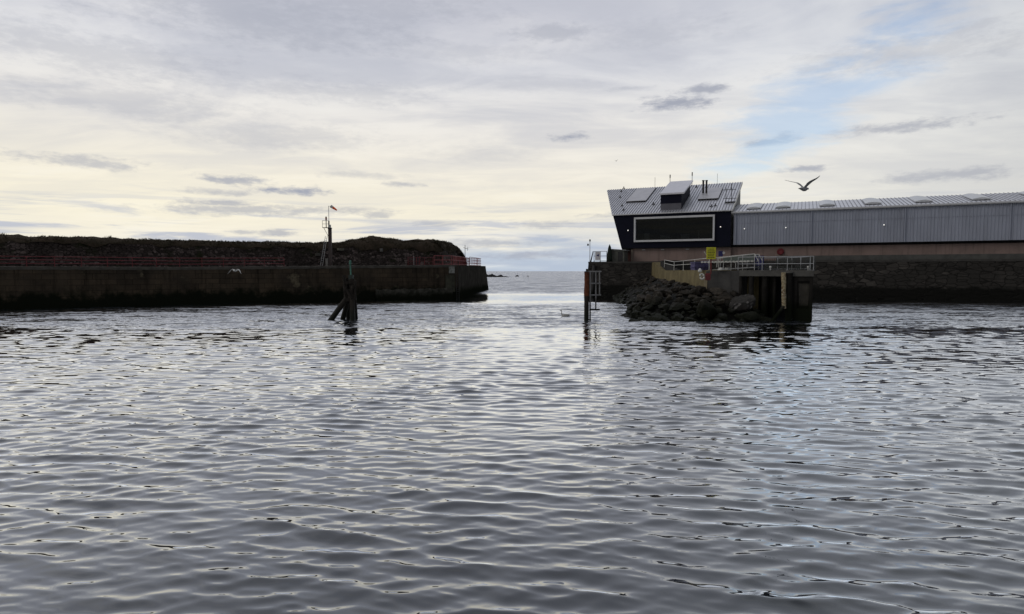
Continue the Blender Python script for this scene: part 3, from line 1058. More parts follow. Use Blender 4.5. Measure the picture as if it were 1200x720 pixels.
# dark timber fenders, and a pale pile put in for the lit nose end
for i, (s_, o_, h, m_) in enumerate([(-2.6, -0.45, 5.0, M_grey), (-4.3, 1.2, 4.4, M_timber), (-5.0, 5, 4.2, M_timber), (-5.4, 9, 4.0, M_timber)]):
    p = q_pt(s_, o_, -2)
    tag(MB().bar(p, Vector((p.x + 0.5, p.y, h)), 0.32, 0.28, n=10, wob=0.05).build('fender_pile', m_),
        ['pale pile standing in for the lit end face of the quay nose', 'dark fender pile on the quay nose, second from its corner',
         'dark fender pile on the seaward side of the quay nose', 'farthest dark fender pile on the seaward side of the quay nose'][i], 'pile')

# low parapet on the quay at right
pr = MB()
pr.hexa([q_pt(27, 0.3, QZ + .05), q_pt(90, 0.3, QZ + .05), q_pt(90, 0.65, QZ + .05), q_pt(27, 0.65, QZ + .05),
         q_pt(27, 0.3, QZ + 0.75), q_pt(90, 0.3, QZ + 0.75), q_pt(90, 0.65, QZ + 0.75), q_pt(27, 0.65, QZ + 0.75)])
tag(pr.build('parapet_wall', mat('parapet concrete', (0.10, 0.10, 0.095), (0.07, 0.07, 0.068), 1, 0.9, 0.02)), 'low grey concrete parapet along the quay edge', 'wall')

# ------------------------------------------------------------------ the navy building
FR = Vector((36.1, 102.0, 0))


def bl(s, d, z):
    p = FR + UD * s + VD * d
    return Vector((p.x, p.y, z))


EZ, BZ, TZ, DEP = 14.0, 8.1, 20.25, 15.5
K = (TZ - EZ) / DEP


def roof_z(d):
    return EZ + K * d


def on_roof(px, py):
    """local (s, d) where the sight line meets the roof plane"""
    dv = ray(px, py)
    nrm = UD.cross(Vector((VD.x, VD.y, K)).normalized())
    p0 = bl(0, 0, EZ)
    o0 = Vector((0, 0, CAM_H))
    h = (p0 - o0).dot(nrm) / dv.dot(nrm)
    p = o0 + dv * h
    return (p - FR).dot(UD), (p - FR).dot(VD)


def left_s(d, z):
    """the raked left flank"""
    return -20.0 - (z - EZ) * 0.276 - d * 0.25


bd = thing('harbour_building', bl(-9, 5, QZ), 'navy wedge shaped harbour building with pale roof and long framed window', 'building')
WS0, WS1, WZ0, WZ1 = -15.8, -2.8, 9.4, 13.1
TH = 0.35
# walls: four pieces round the window, flank, back, underside
mb = MB()


def wallpiece(s00, s10, s11, s01, z0, z1):
    mb.hexa([bl(s00, 0, z0), bl(s10, 0, z0), bl(s10, TH, z0), bl(s00, TH, z0), bl(s01, 0, z1), bl(s11, 0, z1), bl(s11, TH, z1), bl(s01, TH, z1)])


wallpiece(left_s(0, WZ0), WS0, WS0, left_s(0, WZ1), WZ0, WZ1)
wallpiece(WS1, 0, 0, WS1, WZ0, WZ1)
wallpiece(left_s(0, BZ), 0, 0, left_s(0, WZ0), BZ, WZ0)
wallpiece(left_s(0, WZ1), 0, 0, left_s(0, EZ), WZ1, EZ)
mb.build('wall', M_navy, bd)
# flanks and back as one shell
mb = MB()
mb.hexa([bl(left_s(TH, BZ), TH, BZ), bl(left_s(TH, BZ) + 0.4, TH, BZ), bl(left_s(DEP, BZ) + 0.4, DEP, BZ), bl(left_s(DEP, BZ), DEP, BZ),
         bl(left_s(TH, EZ), TH, EZ), bl(left_s(TH, EZ) + 0.4, TH, EZ), bl(left_s(DEP, TZ) + 0.4, DEP, TZ - 0.05), bl(left_s(DEP, TZ), DEP, TZ - 0.05)])
mb.build('flank_wall', M_navy, bd)
mb = MB().hexa([bl(-0.4, TH, BZ), bl(0, TH, BZ), bl(0, DEP, BZ), bl(-0.4, DEP, BZ), bl(-0.4, TH, EZ), bl(0, TH, EZ), bl(0, DEP, TZ - 0.05), bl(-0.4, DEP, TZ - 0.05)])
mb.build('gable_wall', mat('gable cladding', (0.15, 0.155, 0.16), (0.11, 0.112, 0.118), 0.8, 0.6, stretch=(2, 2, .3)), bd)
mb = MB().hexa([bl(left_s(DEP, BZ), DEP, BZ), bl(0, DEP, BZ), bl(0, DEP + .3, BZ), bl(left_s(DEP, BZ), DEP + .3, BZ), bl(left_s(DEP, TZ), DEP, TZ - .05), bl(0, DEP, TZ - .05), bl(0, DEP + .3, TZ - .05), bl(left_s(DEP, TZ), DEP + .3, TZ - .05)])
mb.build('back_wall', M_navy, bd)
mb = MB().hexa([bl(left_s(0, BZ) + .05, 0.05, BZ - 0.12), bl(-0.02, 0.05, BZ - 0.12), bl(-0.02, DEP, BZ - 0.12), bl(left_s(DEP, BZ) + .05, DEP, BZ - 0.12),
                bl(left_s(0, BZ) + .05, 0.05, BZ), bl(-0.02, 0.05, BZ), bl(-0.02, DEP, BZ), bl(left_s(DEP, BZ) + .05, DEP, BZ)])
mb.build('dark_soffit', M_black, bd)
# room behind the window
rm = MB()
rm.box(bl(-9.3, 6.0, 11.2), (15.5, 0.1, 4.6), UD, VD)
rm.box(bl(-9.3, 3.2, 9.1), (15.5, 5.6, 0.1), UD, VD)
rm.box(bl(-9.3, 3.2, 13.5), (15.5, 5.6, 0.1), UD, VD)
rm.build('room', M_room, bd)
fm = MB()
for (s0_, s1_, z0, z1) in ((WS0, WS1, WZ1 - 0.02, WZ1 + 0.3), (WS0, WS1, WZ0 - 0.3, WZ0 + 0.02), (WS0 - 0.28, WS0, WZ0 - 0.3, WZ1 + 0.3), (WS1, WS1 + 0.28, WZ0 - 0.3, WZ1 + 0.3)):
    fm.box(bl((s0_ + s1_) / 2, -0.10, (z0 + z1) / 2), (s1_ - s0_, 0.55, z1 - z0), UD, VD)
wn = fm.build('window', M_frame, bd)
MB().box(bl((WS0 + WS1) / 2, 0.16, (WZ0 + WZ1) / 2), (WS1 - WS0, 0.03, WZ1 - WZ0), UD, VD).build('pane', M_glass, wn)
for s_ in (-12.6, -9.4, -6.1):
    MB().box(bl(s_, 0.24, (WZ0 + WZ1) / 2), (0.07, 0.10, WZ1 - WZ0), UD, VD).build('mullion', M_dkmetal, wn)
for s_, w_, h_, nm in ((-5.3, 0.22, 1.7, 'display_stand'), (-14.2, 0.9, 1.5, 'cabinet'), (-11.0, 1.6, 1.1, 'desk'), (-7.6, 1.4, 1.2, 'desk')):
    MB().box(bl(s_, 1.6, 9.15 + h_ / 2), (w_, 0.5, h_), UD, VD).box(bl(s_, 1.6, 9.17 + h_), (w_ + .12, .6, .06), UD, VD).build(nm, mat('pale furniture', (0.5, 0.5, 0.5), (0.35, 0.35, 0.35), 2, 0.6), bd)

# roof sheet and seams
rf_th = 0.22
ov = 0.35


def rl(s, d, up=0.0):
    return bl(s, d, roof_z(d) + up)


mb = MB()
mb.hexa([rl(left_s(-ov, EZ) - .15, -ov, 0.02), rl(0.25, -ov, 0.02), rl(0.25, DEP + .45, 0.02), rl(left_s(DEP + .45, TZ) - .15, DEP + .45, 0.02),
         rl(left_s(-ov, EZ) - .15, -ov, rf_th), rl(0.25, -ov, rf_th), rl(0.25, DEP + .45, rf_th), rl(left_s(DEP + .45, TZ) - .15, DEP + .45, rf_th)])
rf = mb.build('roof', M_zinc, bd)
mb = MB()
s_ = 0.0
ld_ = lambda d: left_s(d, roof_z(d)) - 0.1
while s_ > ld_(DEP):
    d0 = -ov
    if s_ < ld_(-ov):
        # seam begins where it meets the raked edge
        d0 = ((-20.1 - s_) + 0.0) / (0.25 + 0.276 * K)
    if d0 < DEP - 0.3:
        a, b_ = rl(s_, d0, rf_th + 0.0), rl(s_, DEP + .4, rf_th + 0.0)
        nn = UD.cross((b_ - a).normalized())
        mb.box((a + b_) / 2 + nn * 0.05, (0.085, (b_ - a).length, 0.11), UD, (b_ - a).normalized(), nn)
    s_ -= 0.47
mb.build('seams', mat('seam zinc', (0.34, 0.345, 0.38), (0.27, 0.275, 0.31), 1, 0.5, metal=0.4), rf)
# pale barge trim up the right edge
a, b_ = rl(0.29, -ov, 0.1), rl(0.29, DEP + .45, 0.1)
MB().box((a + b_) / 2, (0.1, (b_ - a).length, 0.42), UD, (b_ - a).normalized(), UD.cross((b_ - a).normalized())).build('barge_trim', M_white, bd)
# dark gutter strip under the eave
MB().box(bl((left_s(0, EZ) + 0) / 2, -0.2, EZ - 0.07), (20.1, 0.3, 0.12), UD, VD).build('gutter', M_dkmetal, bd)


def hatch(p_ll, p_lr, p_ul, up, th, name, label_m):
    s0_, d0 = on_roof(*p_ll)
    s1_, _ = on_roof(*p_lr)
    _, d1 = on_roof(*p_ul)
    m_ = MB()
    m_.hexa([rl(s0_, d0, up), rl(s1_, d0, up), rl(s1_, d1, up), rl(s0_, d1, up), rl(s0_, d0, up + th), rl(s1_, d0, up + th), rl(s1_, d1, up + th), rl(s0_, d1, up + th)])
    o = m_.build(name, label_m, bd)
    m_ = MB()
    m_.hexa([rl(s0_ + .05, d0 - .02, rf_th), rl(s1_ + .02, d0 - .02, rf_th), rl(s1_ + .02, d1, rf_th), rl(s0_ + .05, d1, rf_th),
             rl(s0_ + .05, d0 - .02, up - .003), rl(s1_ + .02, d0 - .02, up - .003), rl(s1_ + .02, d1, up - .003), rl(s0_ + .05, d1, up - .003)])
    m_.build('shadow_kerb', M_black, o)  # black kerb puts in the shadow along the panel's lower and right edges
    return o


hatch((733.5, 239.5), (756.5, 239), (770, 223), 0.50, 0.05, 'roof_panel', M_zinc2)
hatch((817.5, 237), (841.5, 236), (848, 223), 0.50, 0.05, 'roof_panel', M_zinc2)

# raised lantern: flat lid on a dark box
ls0, ld0 = on_roof(774, 248)
ls1, _ = on_roof(798.5, 247)
_, ld1 = on_roof(803, 222)
ld1 = ld0 + (ld1 - ld0) * 0.66
zb = roof_z(ld0)
zt0 = zb + 2.85
zt1 = zt0 + (ld1 - ld0) * K * 0.90
mb = MB().hexa([bl(ls0, ld0, zb + .1), bl(ls1, ld0, zb + .1), bl(ls1, ld1, roof_z(ld1)), bl(ls0, ld1, roof_z(ld1)),
                bl(ls0, ld0, zt0), bl(ls1, ld0, zt0), bl(ls1, ld1, zt1), bl(ls0, ld1, zt1)])
lan = mb.build('roof_lantern', M_navy, bd)
mb = MB().hexa([bl(ls0 - .12, ld0 - .25, zt0 - .02), bl(ls1 + .45, ld0 - .25, zt0 - .02), bl(ls1 + .45, ld1 + .3, zt1 + 0.06), bl(ls0 - .12, ld1 + .3, zt1 + 0.06),
                bl(ls0 - .12, ld0 - .25, zt0 + .26), bl(ls1 + .45, ld0 - .25, zt0 + .26), bl(ls1 + .45, ld1 + .3, zt1 + .34), bl(ls0 - .12, ld1 + .3, zt1 + .34)])
mb.build('lid', mat('lantern lid', (0.72, 0.72, 0.78), (0.66, 0.66, 0.72), 1, 0.4, metal=0.4), lan)
MB().box(bl((ls0 + ls1) / 2, ld0 - 0.05, zb + 0.72), (ls1 - ls0 - .04, 0.09, 1.15), UD, VD).build('apron', mat('dark grey lower front', (0.13, 0.13, 0.155), (0.09, 0.09, 0.11), 1, .5), lan)  # dark grey strip over the lower half of the lantern front

# twin flues, whip aerials, fixings
for px in (823.5, 827.3):
    s_, d_ = on_roof(px + 0.4, 230)
    b0_ = rl(s_, d_, 0.1)
    MB().bar(b0_, b0_ + Vector((0, 0, 2.6)), 0.17, n=12).bar(b0_ + Vector((0, 0, 2.6)), b0_ + Vector((0, 0, 2.75)), 0.23, n=12).build('flue', M_dkmetal, bd)
for (px, py, h_, r_) in ((768, 219.5, 2.2, 0.03), (785.5, 218.6, 2.5, 0.05), (811, 217.6, 2.7, 0.05), (840.5, 216.5, 2.2, 0.025)):
    s_, d_ = on_roof(px, py + 1.5)
    b0_ = rl(s_, min(d_, DEP), 0.1)
    m_ = MB().bar(b0_, b0_ + Vector((0, 0, h_)), r_)
    if r_ > 0.04:
        m_.bar(b0_ + Vector((0, 0, h_ * .75)), b0_ + Vector((0, 0, h_)), r_ * 2)
    m_.build('aerial', M_dkmetal, bd)
for (px, py) in ((728, 226), (726.5, 233), (729, 243), (731, 248), (766, 241.5), (833.5, 244), (838, 243), (816, 221), (731, 222.5)):
    s_, d_ = on_roof(px, py)
    b0_ = rl(s_, d_, rf_th)
    MB().bar(b0_, b0_ + Vector((0, 0, 0.42)), 0.12, 0.07).box(b0_ + Vector((0, 0, .05)), (0.5, 0.3, 0.1), UD, VD).build('roof_anchor', M_dkmetal, bd)
# aerial frame at the right edge
s_, d_ = on_roof(856, 239)
b0_ = rl(s_, d_, 0.1)
m_ = MB()
for q in (-0.75, 0.15):
    m_.bar(b0_ + UD * q, b0_ + UD * q + Vector((0, 0, 2.6)), 0.05)
for h_ in (0.8, 2.3):
    m_.bar(b0_ + UD * -1.2 + Vector((0, 0, h_)), b0_ + UD * 0.9 + Vector((0, 0, h_)), 0.045)
m_.bar(b0_ + UD * 0.1 + Vector((0, 0, 2.3)), b0_ + UD * 0.1 + Vector((0, 0, 3.3)), 0.06)
m_.box(b0_ + Vector((0, 0, 0.1)), (1.6, 0.8, 0.3), UD, VD)
m_.build('aerial_frame', M_dkmetal, bd)


def bulkhead(p, parent=None):
    m_ = MB().bar(p + VD * 0.12, p - VD * 0.06, 0.12, n=14)
    o = m_.build('wall_light', M_galv, parent)
    MB().bar(p - VD * 0.06, p - VD * 0.14, 0.085, 0.06, n=14).build('bulb_cover', M_lamp, o)


bulkhead(bl(-17.2, -0.02, 11.2), bd)
bulkhead(bl(-1.6, -0.02, 11.35), bd)

# ground storey and its recess
mb = MB().hexa([bl(-16.4, 0.6, QZ), bl(0, 0.6, QZ), bl(0, 12, QZ), bl(-16.4, 12, QZ), bl(-16.4, 0.6, BZ - .12), bl(0, 0.6, BZ - .12), bl(0, 12, BZ - .12), bl(-16.4, 12, BZ - .12)])
mb.build('ground_storey', M_pink, bd)
MB().box(bl(-16.55, 0.45, (QZ + BZ) / 2 - .1), (0.28, 0.3, BZ - QZ - .3), UD, VD).build('corner_pier', mat('pale corner', (0.25, 0.21, 0.18), (0.2, 0.165, 0.14), 1, .8), bd)
a = bl(left_s(0.4, BZ) + .25, 0.4, BZ - .1)
b_ = bl(left_s(0.4, BZ) + 1.0, 0.4, QZ)
MB().bar(b_, a, 0.16).build('prop', M_dkmetal, bd)
MB().box(bl(-17.3, 2.2, (QZ + BZ) / 2 - .1), (1.6, 0.1, BZ - QZ - .2), UD, VD).build('door', mat('dull red door', (0.10, 0.045, 0.04), (0.07, 0.03, 0.028), 2, .6), bd)
for s_ in (-14.5, -11.2, -7.0):
    MB().box(bl(s_, 0.5, BZ - 0.35), (0.5, 0.3, 0.14), UD, VD).build('soffit_lamp', M_galv, bd)

# ------------------------------------------------------------------ grey wing
wg = thing('grey_wing', bl(20, 5, QZ), 'low grey ribbed building wing joined to the navy block', 'building')
WEZ, WBZ, WL = 13.6, 8.35, 62.0
mb = MB()
prof = []
s_ = 0.42
rib = 0.42
front = []
while s_ < WL:
    front += [(s_, 0.42), (s_ + rib * .55, 0.42), (s_ + rib * .62, 0.36), (s_ + rib * .93, 0.36)]
    s_ += rib
poly = [bl(a, b_, 0) for a, b_ in front] + [bl(WL, 9.5, 0), bl(0.42, 9.5, 0)]
mb.prism([(p.x, p.y) for p in poly], WBZ, WEZ)
mb.build('wall', M_wing, wg)
wk = 0.20
mb = MB().hexa([bl(0.02, 0.1, WEZ), bl(WL, 0.1, WEZ), bl(WL, 11, WEZ + 11 * wk), bl(0.02, 11, WEZ + 11 * wk),
                bl(0.02, 0.1, WEZ + .2), bl(WL, 0.1, WEZ + .2), bl(WL, 11, WEZ + 11 * wk + .2), bl(0.02, 11, WEZ + 11 * wk + .2)])
wr = mb.build('roof', M_zinc, wg)
mb = MB()
s_ = 0.6
while s_ < WL:
    a, b_ = bl(s_, 0.1, WEZ + .2), bl(s_, 11, WEZ + 11 * wk + .2)
    mb.box((a + b_) / 2 + Vector((0, 0, .04)), (0.07, (b_ - a).length, 0.09), UD, (b_ - a).normalized(), UD.cross((b_ - a).normalized()))
    s_ += 0.55
mb.build('seams', MATS['seam zinc'], wr)
MB().hexa([bl(0.02, 1.0, WBZ - .35), bl(WL, 1.0, WBZ - .35), bl(WL, 11, WBZ - .35), bl(0.02, 11, WBZ - .35), bl(0.02, .55, WBZ), bl(WL, .55, WBZ), bl(WL, 11, WBZ), bl(0.02, 11, WBZ)]).build('dark_soffit', M_black, wg)  # black strip put in for the overhang's shadow above the ground storey
MB().hexa([bl(0.02, 1.2, QZ), bl(WL, 1.2, QZ), bl(WL, 11, QZ), bl(0.02, 11, QZ), bl(0.02, 1.2, WBZ - .35), bl(WL, 1.2, WBZ - .35), bl(WL, 11, WBZ - .35), bl(0.02, 11, WBZ - .35)]).build('ground_storey', M_pink, wg)
MB().box(bl(WL / 2, 0.2, WEZ - .06), (WL - .2, 0.3, 0.14), UD, VD).build('gutter', M_galv, wg)
for i, s_ in enumerate((2.3, 6.8, 13.2, 19.5, 26, 33, 40)):
    d0, d1 = 2.2, 9.0
    rz = lambda d: WEZ + .2 + d * wk
    mb = MB().hexa([bl(s_, d0, rz(d0)), bl(s_ + 2, d0, rz(d0)), bl(s_ + 2, d1, rz(d1)), bl(s_, d1, rz(d1)),
                    bl(s_, d0, rz(d0) + .18), bl(s_ + 2, d0, rz(d0) + .18), bl(s_ + 2, d1, rz(d1) + .18), bl(s_, d1, rz(d1) + .18)])
    sk = mb.build('skylight', M_dkmetal, wg)
    mb = MB()
    rings = []
    for j in range(7):
        u = j / 6
        arch = 0.2 * math.sin(math.pi * u) - .1
        rings.append([bl(s_ - .1 + 2.2 * u, d0 - .15, rz(d0) + .30 + arch), bl(s_ - .1 + 2.2 * u, d1 + .15, rz(d1) + .30 + arch), bl(s_ - .1 + 2.2 * u, d1 + .15, rz(d1) + .08), bl(s_ - .1 + 2.2 * u, d0 - .15, rz(d0) + .08)])
    mb.loft(rings)
    mb.build('dome', mat('pale skylight', (0.60, 0.62, 0.66), (0.52, 0.54, 0.58), 1, 0.3), sk)
for s_ in (2.1, 8.3, 21.8):
    bulkhead(bl(s_, 0.34, 10.95), wg)

for s_ in (0.75, 12.0, 24.5, 37.0):
    m_ = MB().bar(bl(s_, .24, WBZ + .05), bl(s_, .24, WEZ - .1), .07, n=8)
    for h_ in (1.2, 2.8, 4.4):
        m_.box(bl(s_, .27, WBZ + h_), (.24, .1, .06), UD, VD)
    m_.build('downpipe', M_wing, wg)
MB().box(bl(WL / 2, .335, 11.9), (WL - .8, .03, .05), UD, VD).build('sheet_lap', M_wing, wg)
# red round lifebuoy housing on the wing wall
lp = bl(7.6, 1.1, 7.15)
lb = thing('lifebuoy_housing', lp - Vector((0, 0, .55)), 'round red lifebuoy housing on the pink wall under the grey wing', 'lifebuoy')
MB().bar(lp + VD * 0.08, lp - VD * 0.12, 0.56, 0.5, n=24).build('case', M_red, lb)
mb = MB()
ringpts = [lp - VD * 0.14 + (UD * math.cos(a) + Vector((0, 0, 1)) * math.sin(a)) * 0.36 for a in [i * 2 * math.pi / 20 for i in range(21)]]
mb.tube(ringpts, 0.06, n=8)
mb.build('ring', mat('deep red ring', (0.22, 0.02, 0.03), (0.17, 0.018, 0.025), 2, .5), lb)

# ------------------------------------------------------------------ things on the quay nose
fence('railing', [q_pt(-2.4, 0.6, QZ + .05), q_pt(-0.1, 0.6, QZ + .05)], 'dark railing holding a white notice at the quay nose', M_dkmetal, 1.8, rails=(1.0, 0.55, 0.08), spacing=1.2, rail_r=0.04, post_r=0.05)
sp = q_pt(-1.65, 0.45, QZ + 1.05)
ns = thing('notice_board', sp - Vector((0, 0, .8)), 'white square notice with dark blue mark on the nose railing', 'sign')
MB().box(sp, (1.0, 0.05, 1.45), UD, VD).build('board', M_signwhite, ns)
m_ = MB().box(sp - VD * 0.028 + Vector((0, 0, 0.1)), (0.42, 0.012, 0.2), UD, VD).box(sp - VD * 0.030 + Vector((0, 0, .1)) + UD * .1, (0.2, 0.012, 0.36), UD, VD)
m_.build('mark', M_blue, ns)
np_ = q_pt(-3.1, 0.4, QZ)
nl = thing('beacon_pole', np_, 'thin pole with small lamp and ball on the quay nose', 'beacon')
MB().bar(np_, np_ + Vector((0, 0, 3.9)), 0.06, 0.045).build('pole', M_galv, nl)
MB().bar(np_ + Vector((0, 0, 3.6)), np_ + Vector((0, 0, 3.95)), 0.13).build('lamp', M_dkmetal, nl)
MB().bar(np_ + Vector((0, 0, 3.0)), np_ + Vector((-0.35, 0, 3.0)), 0.025).bar(np_ + Vector((-0.35, 0, 2.85)), np_ + Vector((-0.35, 0, 3.2)), 0.14, n=10).build('day_mark', M_dkmetal, nl)
MB().bar(np_ + Vector((0.15, 0, 0)), np_ + Vector((0.6, 0.2, 1.9)), 0.12, 0.07).build('stay', M_concrete_dark, nl)

# shed and pointed cover
s0_, s1_ = 0.2, 2.6
sh = thing('shed', q_pt(1.4, 3, QZ), 'small grey green shed with sloping roof beside the navy building', 'shed')
MB().hexa([q_pt(s0_, 2, QZ), q_pt(2.6, 2, QZ), q_pt(2.6, 4.5, QZ), q_pt(s0_, 4.5, QZ), q_pt(s0_, 2, QZ + 2.1), q_pt(2.6, 2, QZ + 1.95), q_pt(2.6, 4.5, QZ + 1.95), q_pt(s0_, 4.5, QZ + 2.1)]).build('wall', M_shed, sh)
MB().hexa([q_pt(s0_ - .2, 1.8, QZ + 2.13), q_pt(2.9, 1.8, QZ + 1.97), q_pt(2.9, 4.7, QZ + 1.97), q_pt(s0_ - .2, 4.7, QZ + 2.13), q_pt(s0_ - .2, 1.8, QZ + 2.33), q_pt(2.9, 1.8, QZ + 2.1), q_pt(2.9, 4.7, QZ + 2.1), q_pt(s0_ - .2, 4.7, QZ + 2.33)]).build('roof', mat('pale felt roof', (0.30, 0.31, 0.31), (0.22, 0.23, 0.23), 2, .8), sh)
MB().box(q_pt(1.9, 1.96, QZ + .95), (0.8, 0.06, 1.7), UD, VD).build('door', M_dkmetal, sh)
cv = q_pt(0.15, 1.4, QZ)
mb = MB()
rings = []
for j, (h_, r_) in enumerate([(0, .42), (.6, .45), (1.3, .42), (2.0, .34), (2.6, .22), (3.05, .05)]):
    rings.append([cv + Vector(((r_ + random.uniform(-.06, .06)) * math.cos(a), (r_ + random.uniform(-.06, .06)) * math.sin(a), h_)) for a in [i * 2 * math.pi / 14 for i in range(14)]])
mb.loft(rings)
tag(mb.build('covered_parasol', M_tarp, smooth=True), 'dark green pointed cover standing left of the shed', 'cover')

# ------------------------------------------------------------------ ladder post standing in the water
LY = 50.0
lpst = W(687.3, 376, LY); lpst.z = 0
lt = thing('ladder_post', lpst, 'rusty post standing in the water with an open steel ladder frame', 'post')
P = lambda px, py, dy=0.0: W(px, py, LY + dy)
MB().bar(Vector((lpst.x, lpst.y, -3)), P(687.4, 347), 0.2, 0.19, n=12, wob=0.03).build('lower_post', M_timber, lt)
MB().bar(P(687.4, 347), P(687.6, 319), 0.20, 0.19, n=12, wob=0.05).build('rusty_sleeve', M_rust, lt)
MB().bar(P(687.6, 319), P(687.6, 318), 0.23, 0.17, n=12).build('cap', M_dkmetal, lt)
mb = MB().bar(P(691.6, 377) - Vector((0, 0, 1)), P(691.6, 318), 0.06).bar(P(702.6, 346, .5), P(702.6, 318, .5), 0.05)
mb.bar(P(698.2, 363, .2), P(698.2, 318, .2), 0.055)
mb.build('stile', mat('weathered steel', (0.30, 0.30, 0.31), (0.18, 0.175, 0.17), 3, .6, weed=(WEED, 1.5, .5)), lt)
mb = MB()
for (y_, x0, x1, r_) in ((318.5, 689, 704.5, .055), (332.3, 689, 704, .05), (346, 687, 704, .05), (363, 691, 702.5, .07), (375, 687, 692, .07)):
    mb.bar(P(x0, y_), P(x1, y_, .4), r_)
mb.build('rung', MATS['weathered steel'], lt)

# ------------------------------------------------------------------ rock armour and the walkway wall
WA, WB = Vector((23.2, 103.0, 0)), Vector((17.4, 55.0, 0))


def wline(u):
    return lerp(WB, WA, u)


# walkway body behind the lichened wall
def wtop(u):
    y = lerp(55, 103, u)
    if y < 88: return 4.1
    return lerp(4.1, 5.45, min(1, (y - 88) / 12))


mb = MB()
us = [0, 0.12, 0.25, 0.4375, 0.55, 0.69, 0.8, 0.94, 0.99]
tn = (WA - WB).normalized()
tp = Vector((tn.y, -tn.x, 0))      # towards the land (+X)
for a, b_ in zip(us, us[1:]):
    pa, pb = wline(a), wline(b_)
    za, zb_ = wtop(a), wtop(b_)
    v = lambda p, o, z: Vector((p.x, p.y, 0)) + tp * o + Vector((0, 0, z))
    mb.hexa([v(pb, 0, -4), v(pa, 0, -4), v(pa, 4.5, -4), v(pb, 4.5, -4), v(pb, 0.15, zb_), v(pa, 0.15, za), v(pa, 4.5, za), v(pb, 4.5, zb_)][::1])
wk_ = tag(mb.build('walkway_wall', M_cream), 'yellow lichened concrete walkway wall above the boulders', 'wall')
# steps up to the quay, dark
mb = MB()
for i in range(9):
    u = 0.44 + i * 0.045
    p = wline(u)
    z1 = 4.27 + i * 0.165
    mb.box(Vector((p.x, p.y, 0)) + tp * 1.9 + Vector((0, 0, (z1 + 4.0) / 2)), (2.6, 2.5, z1 - 4.0), tp, tn)
tag(mb.build('steps', mat('dark wet steps', (0.03, 0.03, 0.03), (0.018, 0.018, 0.018), 2, .8)), 'dark flight of steps up from the walkway to the quay', 'steps')
# cream upstand along outer wall side at the top of the stair
mb = MB()
pa, pb = wline(0.83), wline(0.99)

# mound beneath the boulders
def rock_surface(u, b_):
    """u along the wall (0 near, 1 far), b_ across: 0 at the water, 1 at the wall"""
    wp = wline(u)
    y = wp.y
    if y > 80:
        xw = lerp(13.6, 16.6, (y - 80) / 23)
    else:
        xw = lerp(10.1, 13.6, max(0, (y - 52)) / 28)
    ztop = lerp(2.55, 3.1, u)
    x = lerp(xw, wp.x, b_)
    return Vector((x, y, lerp(-0.5, ztop, b_ ** 0.85)))


mb = MB()
gu, gb = 110, 26
vs = []
for i in range(gu + 1):
    for j in range(gb + 1):
        p = rock_surface(i / gu, j / gb)
        p.z += noise.noise(p * 0.7) * 0.3 + noise.noise(p * 2.1) * .25 - 0.15
        vs.append(p)
fs = [[i * (gb + 1) + j, i * (gb + 1) + j + 1, (i + 1) * (gb + 1) + j + 1, (i + 1) * (gb + 1) + j] for i in range(gu) for j in range(gb)]
mb.add(vs, fs)
# front apron: from the block face down to the water
vs = []
for i in range(21):
    for j in range(9):
        x = lerp(9.6, 22.0, i / 20)
        b_ = j / 8
        zt = lerp(2.4, 1.7, min(1, max(0, (x - 17) / 3))) if x < 20 else lerp(1.7, -0.4, (x - 20) / 2)
        zt = zt if x > 12 else lerp(0.3, 2.4, (x - 9.6) / 2.4 * .6)
        p = Vector((x, lerp(48.3, 55.0, b_), lerp(-0.6, zt, b_ ** .8) - 0.3))
        p.z += noise.noise(p * 0.8) * 0.25
        vs.append(p)
mb.add(vs, [[i * 9 + j, (i + 1) * 9 + j, (i + 1) * 9 + j + 1, i * 9 + j + 1] for i in range(20) for j in range(8)])
mound = mb.build('rock_slope_ground', mat('packed dark rubble', (0.016, 0.016, 0.014), (0.010, 0.010, 0.009), 2, .8, .15, 4))
mound['kind'] = 'structure'


def boulder_mesh(seed):
    rr = random.Random(seed)
    bm = bmesh.new()
    bmesh.ops.create_icosphere(bm, subdivisions=4, radius=1.0)
    off = Vector((rr.uniform(0, 50), rr.uniform(0, 50), rr.uniform(0, 50)))
    planes = []
    for i in range(11):
        nrm = Vector((rr.gauss(0, 1), rr.gauss(0, 1), rr.gauss(0, 1))).normalized()
        planes.append((nrm, rr.uniform(0.42, 0.78)))
    for v in bm.verts:
        p = v.co.copy()
        for nrm, h in planes:
            e = p.dot(nrm) - h
            if e > 0:
                p -= nrm * e * 0.985
        dsp = noise.noise(p * 1.6 + off) * 0.16 + noise.noise(p * 4.5 + off) * 0.09 + noise.noise(p * 11 + off) * 0.02
        v.co = p * (1 + dsp)
    me = bpy.data.meshes.new('boulder')
    bm.to_mesh(me)
    bm.free()
    for p in me.polygons:
        p.use_smooth = True
    me.materials.append(M_rock)
    return me


bms = [boulder_mesh(i) for i in range(10)]
protos = []
GRP = 'boulders of the rock armour'
LBL = 'dark angular boulder among many in the rock armour bank'
count = 0


def boulder(p, r, label=LBL, m_=None, group=GRP, squash=None):
    global count
    o = bpy.data.objects.new('boulder', bms[count % 10])
    count += 1
    COL.objects.link(o)
    o.location = p
    sx = squash or (random.uniform(.95, 1.45), random.uniform(.8, 1.2), random.uniform(.62, .9))
    o.scale = (r * sx[0], r * sx[1], r * sx[2])
    o.rotation_euler = (random.uniform(-.5, .5), random.uniform(-.5, .5), random.uniform(0, 6.28))
    tag(o, label, 'boulder', group)
    if m_:
        o.material_slots[0].link = 'OBJECT'
        o.material_slots[0].material = m_
    return o


placed = []


def try_place(p, r):
    for q, rq_ in placed:
        if (q - p).length < (r + rq_) * 0.62:
            return False
    placed.append((p, r))
    boulder(p, r)
    return True


